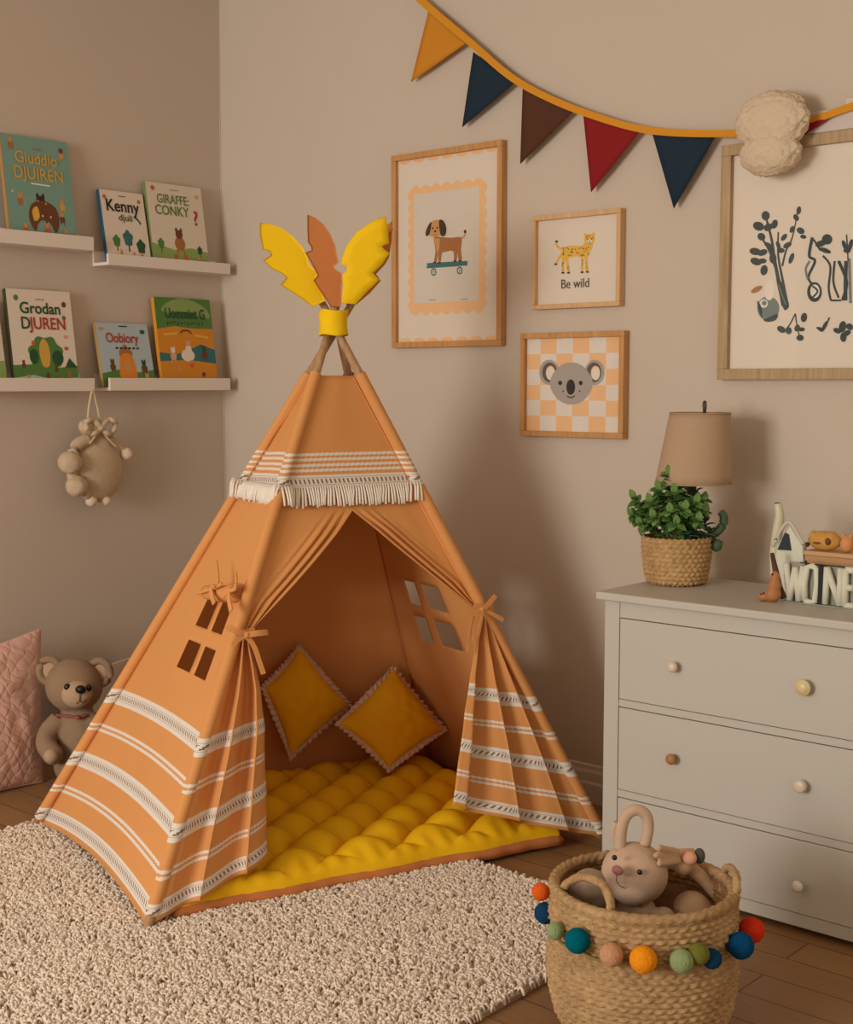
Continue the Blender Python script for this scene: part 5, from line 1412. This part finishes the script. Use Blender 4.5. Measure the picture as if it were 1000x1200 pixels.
# ================================================================== TOY BASKET
BC = np.array([3.335, -1.475, 0])
def toy_basket():
    c = BC.copy()
    t = thing('toy_basket', V3(c), 'round jute belly basket with colourful pompom garland standing on the wood floor', 'basket')
    bm = newbm()
    prof = [(0, .002), (.12, .002), (.180, .006), (.208, .035), (.226, .08), (.236, .13), (.240, .18), (.236, .225), (.227, .262), (.228, .275), (.2355, .30), (.236, .335), (.231, .374)]
    woven(bm, prof, c, .0142, 420, 52, .0052, .004)
    obj('woven_body', bm, JUTE, t)
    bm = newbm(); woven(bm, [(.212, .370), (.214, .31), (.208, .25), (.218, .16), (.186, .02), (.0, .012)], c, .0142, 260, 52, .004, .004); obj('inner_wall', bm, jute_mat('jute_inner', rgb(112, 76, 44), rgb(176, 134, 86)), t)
    bm = newbm(); N = 420; rope(bm, [V3(c) + Vector((.2225 * math.cos(2 * PI * i / N), .2225 * math.sin(2 * PI * i / N), .376)) for i in range(N)], .0135, closed=True, n=12, amp=.12)
    obj('rolled_rim', bm, JUTE, t)
    # handles
    for A0, s in (((-.66, -.52), 1), ((.70, .45), 1)):
        pass
    def handle(a0, a1, h, tilt):
        p0 = V3(c) + Vector((.222 * math.cos(a0), .222 * math.sin(a0), .368)); p1 = V3(c) + Vector((.222 * math.cos(a1), .222 * math.sin(a1), .368)); am = (a0 + a1) / 2
        o = Vector((math.cos(am), math.sin(am), 0)) * tilt
        m_ = (p0 + p1) / 2
        P = [Vector(p) for p in catmull([p0 - Vector((0, 0, .035)), p0 + (p0 - m_) * .05 + Vector((0, 0, h * .45)) + o * .5, p0 * .72 + p1 * .28 + Vector((0, 0, h * .95)) + o, p1 * .72 + p0 * .28 + Vector((0, 0, h * .95)) + o, p1 + (p1 - m_) * .05 + Vector((0, 0, h * .45)) + o * .5, p1 - Vector((0, 0, .035))], 9)]
        bm = newbm(); rope(bm, P, .0105, n=10, amp=.16); obj('handle', bm, JUTE, t)
    right = Vector((.751, .66, 0)); tow = Vector((-.66, .75, 0)) * -1
    handle(math.radians(-121), math.radians(-82), .062, -.035)
    handle(math.radians(22), math.radians(58), .045, .015)
    # garland
    cols = dict(orange=rgb(222, 96, 32), navy=rgb(24, 62, 96), sage=rgb(142, 158, 112), teal=rgb(0, 96, 112), beige=rgb(196, 146, 112), amber=rgb(244, 148, 30), moss=rgb(112, 112, 48), blue=rgb(14, 72, 116), red=rgb(214, 58, 30))
    lst = [(634, 1045, 10, 'orange'), (639, 1070, 12, 'navy'), (656, 1090, 10, 'sage'), (682, 1100, 14, 'teal'), (719, 1116, 13, 'beige'), (754, 1121, 15, 'amber'), (796, 1123, 13, 'sage'), (815, 1115, 12, 'moss'), (830, 1121, 11, 'navy'), (860, 1106, 14.5, 'blue'), (881, 1090, 14, 'red')]
    gp = []
    for px, py, r, k in lst:
        # intersect the ray with a cylinder round the basket
        rr_ = ray(px, py); Rc = .243; o2 = CAMP[:2] - c[:2]; d2 = rr_[:2]
        A = d2 @ d2; B = 2 * o2 @ d2; C_ = o2 @ o2 - Rc * Rc; disc = B * B - 4 * A * C_
        tt = (-B - math.sqrt(disc)) / (2 * A) if disc > 0 else -B / (2 * A)
        p = CAMP + rr_ * tt; sc = np.linalg.norm(p - CAMP) / FPX; rad = r * sc
        dr = np.array([p[0] - c[0], p[1] - c[1], 0]); rr0 = np.linalg.norm(dr); dr /= rr0
        if disc > 0: p = p + dr * rad * .55
        bm = newbm(); res = bmesh.ops.create_icosphere(bm, subdivisions=5, radius=1)
        for v in res['verts']:
            q_ = v.co.copy(); kk = 1 + .03 * noise.noise(q_ * 3 + V3(p)) + .05 * noise.noise(q_ * 14)
            v.co = q_ * rad * kk + V3(p)
            for f in v.link_faces: f.smooth = True
        tag(obj('pompom', bm, mat('wool_' + k, cols[k], .95, var=.15, vscale=80, bump=.9, bscale=180, bdist=.004, spec=.05, sheen=.4), t), k + ' wool pompom')
        gp.append(math.atan2(p[1] - c[1], p[0] - c[0]))
    bm = newbm(); a0, a1 = math.radians(-200), math.radians(20); N = 90
    tube(bm, [V3(c) + Vector((.233 * math.cos(a0 + (a1 - a0) * i / N), .233 * math.sin(a0 + (a1 - a0) * i / N), .270 + .004 * math.sin(i * .5))) for i in range(N + 1)], .003, 6)
    tag(obj('garland_cord', bm, mat('olive_cord', rgb(140, 120, 60), .9), t), 'thin olive garland cord')
toy_basket()

# ================================================================== PLUSH TOYS IN THE BASKET
def fuzzy(name, c, v=.08):
    return mat(name, c, .95, var=v, vscale=35, bump=.55, bscale=260, bdist=.003, spec=.08, sheen=.35)
def face_frame(pos, px, py):
    d = V3(CAMP) - pos; d.z = 0; d.normalize(); r = Vector((0, 0, 1)).cross(d); return d, r
def bunny():
    c = BC; Yp = BC + np.array([.0, 0, 0]); hd = np.array([-.66, .75, 0])
    P = lambda px, py, o=0.0: V3(hitp(px, py, BC + np.array([-.045, .045, 0]) - hd * o, hd))
    h = P(744, 1023); sc = (h - V3(CAMP)).length / FPX
    t = thing('plush_rabbit', Vector((h.x, h.y, .12)), 'beige plush rabbit with looped ears and pink nose peeking out of the basket', 'soft toy')
    m = fuzzy('rabbit_plush', rgb(196, 166, 142))
    d = -V3(hd); up = Vector((0, 0, 1)); rt = Vector((.751, .66, 0))
    bm = newbm(); R = 37 * sc
    ball(bm, h, (R * 1.02, R * 1.0, R * .93), sub=3); ball(bm, h - up * R * .28 + d * R * .35 - rt * R * .15, (R * .7, R * .62, R * .58), sub=3)
    ball(bm, h - up * R * 2.0 - d * .01, (R * .95, R * .8, R * 1.45), sub=3)
    for s in (-1, 1): ball(bm, h - up * R * 1.25 + rt * s * R * .85 + d * R * .3, (R * .35, R * .35, R * .3), sub=3)
    obj('body', bm, m, t, remesh=.005, smooth_it=6)
    for pts, rr in (([(727, 995), (729, 970), (735, 955), (746, 949), (757, 955), (760, 970), (756, 990)], 6.5),):
        bm = newbm(); Q = catmull(pts, 6); tube(bm, [P(p[0], p[1], .0) for p in Q], rr * sc, 12, ref=V3(hd)); tag(obj('ear', bm, m, t), 'looped upright ear')
    bm = newbm(); Q = catmull([(727, 992), (722, 982), (721, 972), (724, 964)], 6); tube(bm, [P(p[0], p[1], -.055) for p in Q], 5 * sc, 12, ref=V3(hd)); obj('ear', bm, m, t)
    bm = newbm()
    for px, py in ((720.5, 1005), (750, 1022)): ball(bm, P(px, py, R * 1.03 if px > 740 else R * .93), 3.0 * sc, sub=3)
    obj('eyes', bm, mat('eye_black', rgb(16, 14, 14), .15, spec=.6), t)
    bm = newbm(); ball(bm, P(724, 1020, R * 1.12), (7.0 * sc, 4 * sc, 5.5 * sc), sub=3); tag(obj('nose', bm, fuzzy('nose_pink', rgb(156, 104, 98)), t), 'dusty pink nose')
    bm = newbm(); tube(bm, [P(723, 1024, R * 1.12), P(722.5, 1032, R * 1.10), P(726, 1038, R * 1.05), P(733, 1041, R * .98)], .0012, 5); obj('mouth', bm, mat('thread_brown', rgb(110, 76, 60), .9), t)
    # second toy: long-limbed plush at right
    m2 = fuzzy('plush_tan', rgb(196, 160, 128)); t = thing('plush_toy', Vector((P(810, 1040, -.06).x, P(810, 1040, -.06).y, .15)), 'tan plush toy with raised paw and grey cuff behind the rabbit in the basket', 'soft toy')
    bm = newbm(); o = -.02
    tube(bm, [P(p[0], p[1], o) for p in catmull([(772, 1010), (790, 1006), (805, 1004), (815, 1003)], 5)], [x * sc for x in np.linspace(11, 9, 16)], 12)
    for (a, b_) in (((790, 998), (773, 993)), ((788, 1004), (769, 1002.5)), ((790, 1010), (773, 1012))): tube(bm, [P(a[0] + 6, 1004 + (a[1] - 1004) * .8, o + .03), P(b_[0], b_[1], o + .075)], [4.2 * sc, 3.6 * sc], 10); ball(bm, P(b_[0], b_[1], o + .075), 3.7 * sc, sub=2)
    ball(bm, P(812, 1075, -.02), (.06, .05, .07), sub=3); tube(bm, [P(p[0], p[1], o - .02) for p in catmull([(805, 1015), (825, 1030), (848, 1058)], 5)], [8 * sc] * 11, 12)
    ball(bm, P(800, 1012, o), 13 * sc, sub=3)
    obj('body', bm, m2, t, remesh=.004, smooth_it=4)
    bm = newbm(); ball(bm, P(807, 1005, .0), (10 * sc, 8 * sc, 8 * sc), sub=3); tag(obj('pink_patch', bm, fuzzy('plush_peach', rgb(220, 164, 136)), t), 'peach pink patch')
    bm = newbm(); ball(bm, P(820, 1003, -.01), (6.5 * sc, 6 * sc, 9 * sc), sub=3); tag(obj('cuff', bm, fuzzy('plush_charcoal', rgb(84, 84, 76)), t), 'charcoal grey cuff')
    # brown and grey toys deeper down
    t = thing('plush_ball', P(800, 1090, -.03), 'dark brown plush lying low on the right inside the basket', 'soft toy')
    bm = newbm(); ball(bm, P(795, 1062, -.075), (.085, .06, .055), sub=4, nz=.15); obj('body', bm, fuzzy('plush_brown', rgb(120, 84, 58)), t)
    t = thing('plush_ball', P(692, 1060, .02), 'grey beige plush at the left inside the basket behind the handle', 'soft toy')
    bm = newbm(); ball(bm, P(692, 1042, .0), (.06, .055, .05), sub=4, nz=.12); obj('body', bm, fuzzy('plush_grey', rgb(160, 140, 122)), t)
bunny()

# ================================================================== TEDDY BEAR, PILLOWS
def teddy():
    p0 = hit(98, 930, 2, 0); hd = np.array([-.80, .60, 0]); hd /= np.linalg.norm(hd)
    p0 = np.array([.44, 0, 0]) + np.array([0, hit(92, 850, 0, .44)[1], 0])
    P = lambda px, py, o=0.0: V3(hitp(px, py, p0 - np.array([-.66, .75, 0]) * o, np.array([-.66, .75, 0])))
    h = P(87, 803); sc = (h - V3(CAMP)).length / FPX
    d = Vector((.75, -.66, 0)); rt = Vector((.66, .75, 0)); up = Vector((0, 0, 1))
    d = (V3(CAMP) - h); d.z = 0; d.normalize(); d = (d * math.cos(.18) + Vector((.751, .66, 0)) * math.sin(.18)); d.normalize(); rt = Vector((0, 0, 1)).cross(d) * 1
    t = thing('teddy_bear', Vector((h.x, h.y, 0)), 'grey brown teddy bear sitting between the pink pillow and the tent', 'soft toy')
    m = fuzzy('teddy_plush', rgb(150, 124, 100)); m2 = fuzzy('teddy_muzzle', rgb(184, 154, 126))
    rimg = Vector((.751, .66, 0))
    bm = newbm(); R = 31.5 * sc
    ball(bm, h, (R * 1.06, R * 1.0, R * .97), sub=3)
    zf = .0
    body = h - up * R * 1.85 - d * .0; bz = body.z
    ball(bm, Vector((body.x, body.y, .165)) + rimg * .02, (R * .86, R * .8, .155), sub=3)
    ball(bm, Vector((body.x, body.y, .26)) + rimg * .01, (R * .66, R * .6, .09), sub=3)
    ball(bm, h - up * R * .9, (R * .5, R * .5, R * .5), sub=2)
    # arms
    a = [P(70, 843, .02), P(57, 858, .05), P(54, 872, .09), P(62, 884, .13)]
    Q = [Vector(p) for p in catmull(a, 5)]; tube(bm, Q, [11.5 * sc] * len(Q), 12); ball(bm, Q[-1], 12 * sc, sub=3)
    a = [P(104, 843, .02), P(122, 858, .03), P(130, 875, .05)]; Q = [Vector(p) for p in catmull(a, 5)]; tube(bm, Q, [11 * sc] * len(Q), 12); ball(bm, Q[-1], 12 * sc, sub=3)
    # legs stretched toward the viewer
    for s, px in ((-1, 0), (1, 1)):
        b0 = Vector((h.x, h.y, .07)) + rimg * (s * .07 + .03); b1 = b0 + d * .17; b1.z = .055
        Q = [b0 + (b1 - b0) * k / 6 for k in range(7)]; tube(bm, Q, [.055, .056, .056, .054, .052, .05, .05], 12)
        ball(bm, b1 + d * .015 + up * .018, (.05, .05, .066), sub=3)
    obj('body', bm, m, t, remesh=.007, smooth_it=6)
    bm = newbm(); ball(bm, Vector(P(60, 886, .16)), (8 * sc, 8 * sc, 8 * sc), sub=3); obj('paw_pad', bm, m2, t)
    for px, py in ((58, 786), (117, 788)):
        bm = newbm(); e = P(px, py, -.005); ex = Vector((px - 87, 0, 0))
        pts = [e + rimg * (11.5 * sc * math.cos(a_)) + up * (13.5 * sc * math.sin(a_)) for a_ in np.linspace(0, 2 * PI, 20)[:-1]]
        tube(bm, pts, 4.2 * sc, 10, closed=True); ear = obj('ear', bm, m, t)
        bm = newbm(); ball(bm, e - d * .004, (9.5 * sc, .010, 12 * sc), M=Matrix.Rotation(math.atan2(rimg.y, rimg.x), 3, 'Z'), sub=3); obj('inner_ear', bm, m2, ear)
    bm = newbm(); mz = P(90, 813, R * .80); ball(bm, mz, (17 * sc, R * .45, 15.5 * sc), M=Matrix.Rotation(math.atan2(rimg.y, rimg.x), 3, 'Z'), sub=4); obj('muzzle', bm, m2, t)
    bm = newbm(); ball(bm, P(94.5, 808, R * 1.24), (5.8 * sc, 4 * sc, 4.8 * sc), M=Matrix.Rotation(math.atan2(rimg.y, rimg.x), 3, 'Z'), sub=3); tag(obj('nose', bm, mat('nose_black', rgb(24, 18, 16), .4), t), 'black nose')
    bm = newbm(); tube(bm, [P(94, 812, R * 1.26), P(93.5, 821, R * 1.22)], .0016, 6); tube(bm, [P(87, 822, R * 1.15), P(90, 824.5, R * 1.18), P(93.5, 821, R * 1.22), P(98, 824, R * 1.16), P(101, 820, R * 1.1)], .0016, 6); obj('mouth', bm, mat('thread_dark', rgb(50, 36, 28), .8), t)
    bm = newbm(); ball(bm, P(79, 805, R * 1.05), 3.8 * sc, sub=3); ball(bm, P(104, 806, R * .93), 3.8 * sc, sub=3); obj('eyes', bm, MATS.get('eye_black') or mat('eye_black', rgb(16, 14, 14), .15, spec=.6), t)
    bm = newbm(); tube(bm, [P(p[0], p[1], .07 if 74 < p[0] < 100 else .05) for p in catmull([(66, 838), (76, 839), (90, 840), (103, 838)], 5)], 1.8 * sc, 8); ball(bm, P(91, 841, .085), (3.4 * sc, 3 * sc, 2.4 * sc), sub=2)
    tag(obj('neck_ribbon', bm, mat('ribbon_rose', rgb(150, 84, 70), .8), t), 'thin rose red neck ribbon')
teddy()

def wall_pillows():
    # pink quilted pillow leaning on the left wall
    yr = hit(50, 745, 0, .20)[1]
    C = [np.array([.34, yr - .56, .005]), np.array([.34, hit(50, 915, 0, .34)[1], .005]), np.array([.13, hit(47, 737, 0, .13)[1], hit(47, 737, 0, .13)[2]]), np.array([.13, yr - .58, .50])]
    t = thing('quilted_pillow', V3((C[0] + C[1]) / 2), 'dusty pink quilted pillow leaning on the left wall', 'pillow')
    bm, E, N, c = pillow_mesh(C, .085, pinch=.035, n=70, wr=.02)
    q_ = NT('pink_quilt'); q_.b.inputs['Roughness'].default_value = .85; q_.b.inputs['Sheen Weight'].default_value = .3
    vec = q_.coord((1, 1, 1)); nz = q_.new('ShaderNodeTexNoise'); q_.l.new(vec, nz.inputs['Vector']); nz.inputs['Scale'].default_value = 9
    sp = q_.new('ShaderNodeSeparateXYZ'); q_.l.new(vec, sp.inputs[0])
    a_ = q_.math('ADD', sp.outputs[1], sp.outputs[2]); b_ = q_.math('SUBTRACT', sp.outputs[1], sp.outputs[2])
    w = q_.math('MULTIPLY', nz.outputs['Fac'], .16)
    s1 = q_.math('ABSOLUTE', q_.math('SINE', q_.math('MULTIPLY', q_.math('ADD', a_, w), 62))); s2 = q_.math('ABSOLUTE', q_.math('SINE', q_.math('MULTIPLY', q_.math('ADD', b_, w), 50)))
    h = q_.math('POWER', q_.math('MULTIPLY', s1, s2), .5)
    fine = q_.noise(vec, 120, 3); h = q_.math('ADD', h, q_.math('MULTIPLY', fine, .25))
    q_.b.inputs['Base Color'].default_value = rgb(218, 170, 152); q_.bump(h, .55, .007)
    obj('pillow_body', bm, q_.m, t)
    bm = newbm(); n = 160; tube(bm, [V3(E(4 * i / n)) for i in range(n)], .005, 8, closed=True); obj('seam', bm, mat('pink_seam', rgb(214, 158, 138), .9), t)
    # pale cushion behind the bear
    yc = hit(146, 772, 0, .10)[1]; zc = hit(143, 774, 0, .10)[2]
    C = [np.array([.24, yc - .36, .03]), np.array([.24, yc + .02, .03]), np.array([.09, yc + .03, zc]), np.array([.09, yc - .34, zc - .035])]
    t = thing('piped_cushion', V3((C[0] + C[1]) / 2), 'taupe cushion with white piping behind the teddy bear', 'cushion')
    bm, E, N, c = pillow_mesh(C, .05, pinch=.02, n=40, wr=.01); obj('cushion_body', bm, mat('taupe_cloth', rgb(170, 148, 126), .9, bump=.3, bscale=200), t)
    bm = newbm(); n = 120; tube(bm, [V3(E(4 * i / n)) for i in range(n)], .0045, 8, closed=True); tag(obj('piping', bm, mat('white_piping', rgb(214, 198, 180), .8), t), 'white piping')
wall_pillows()
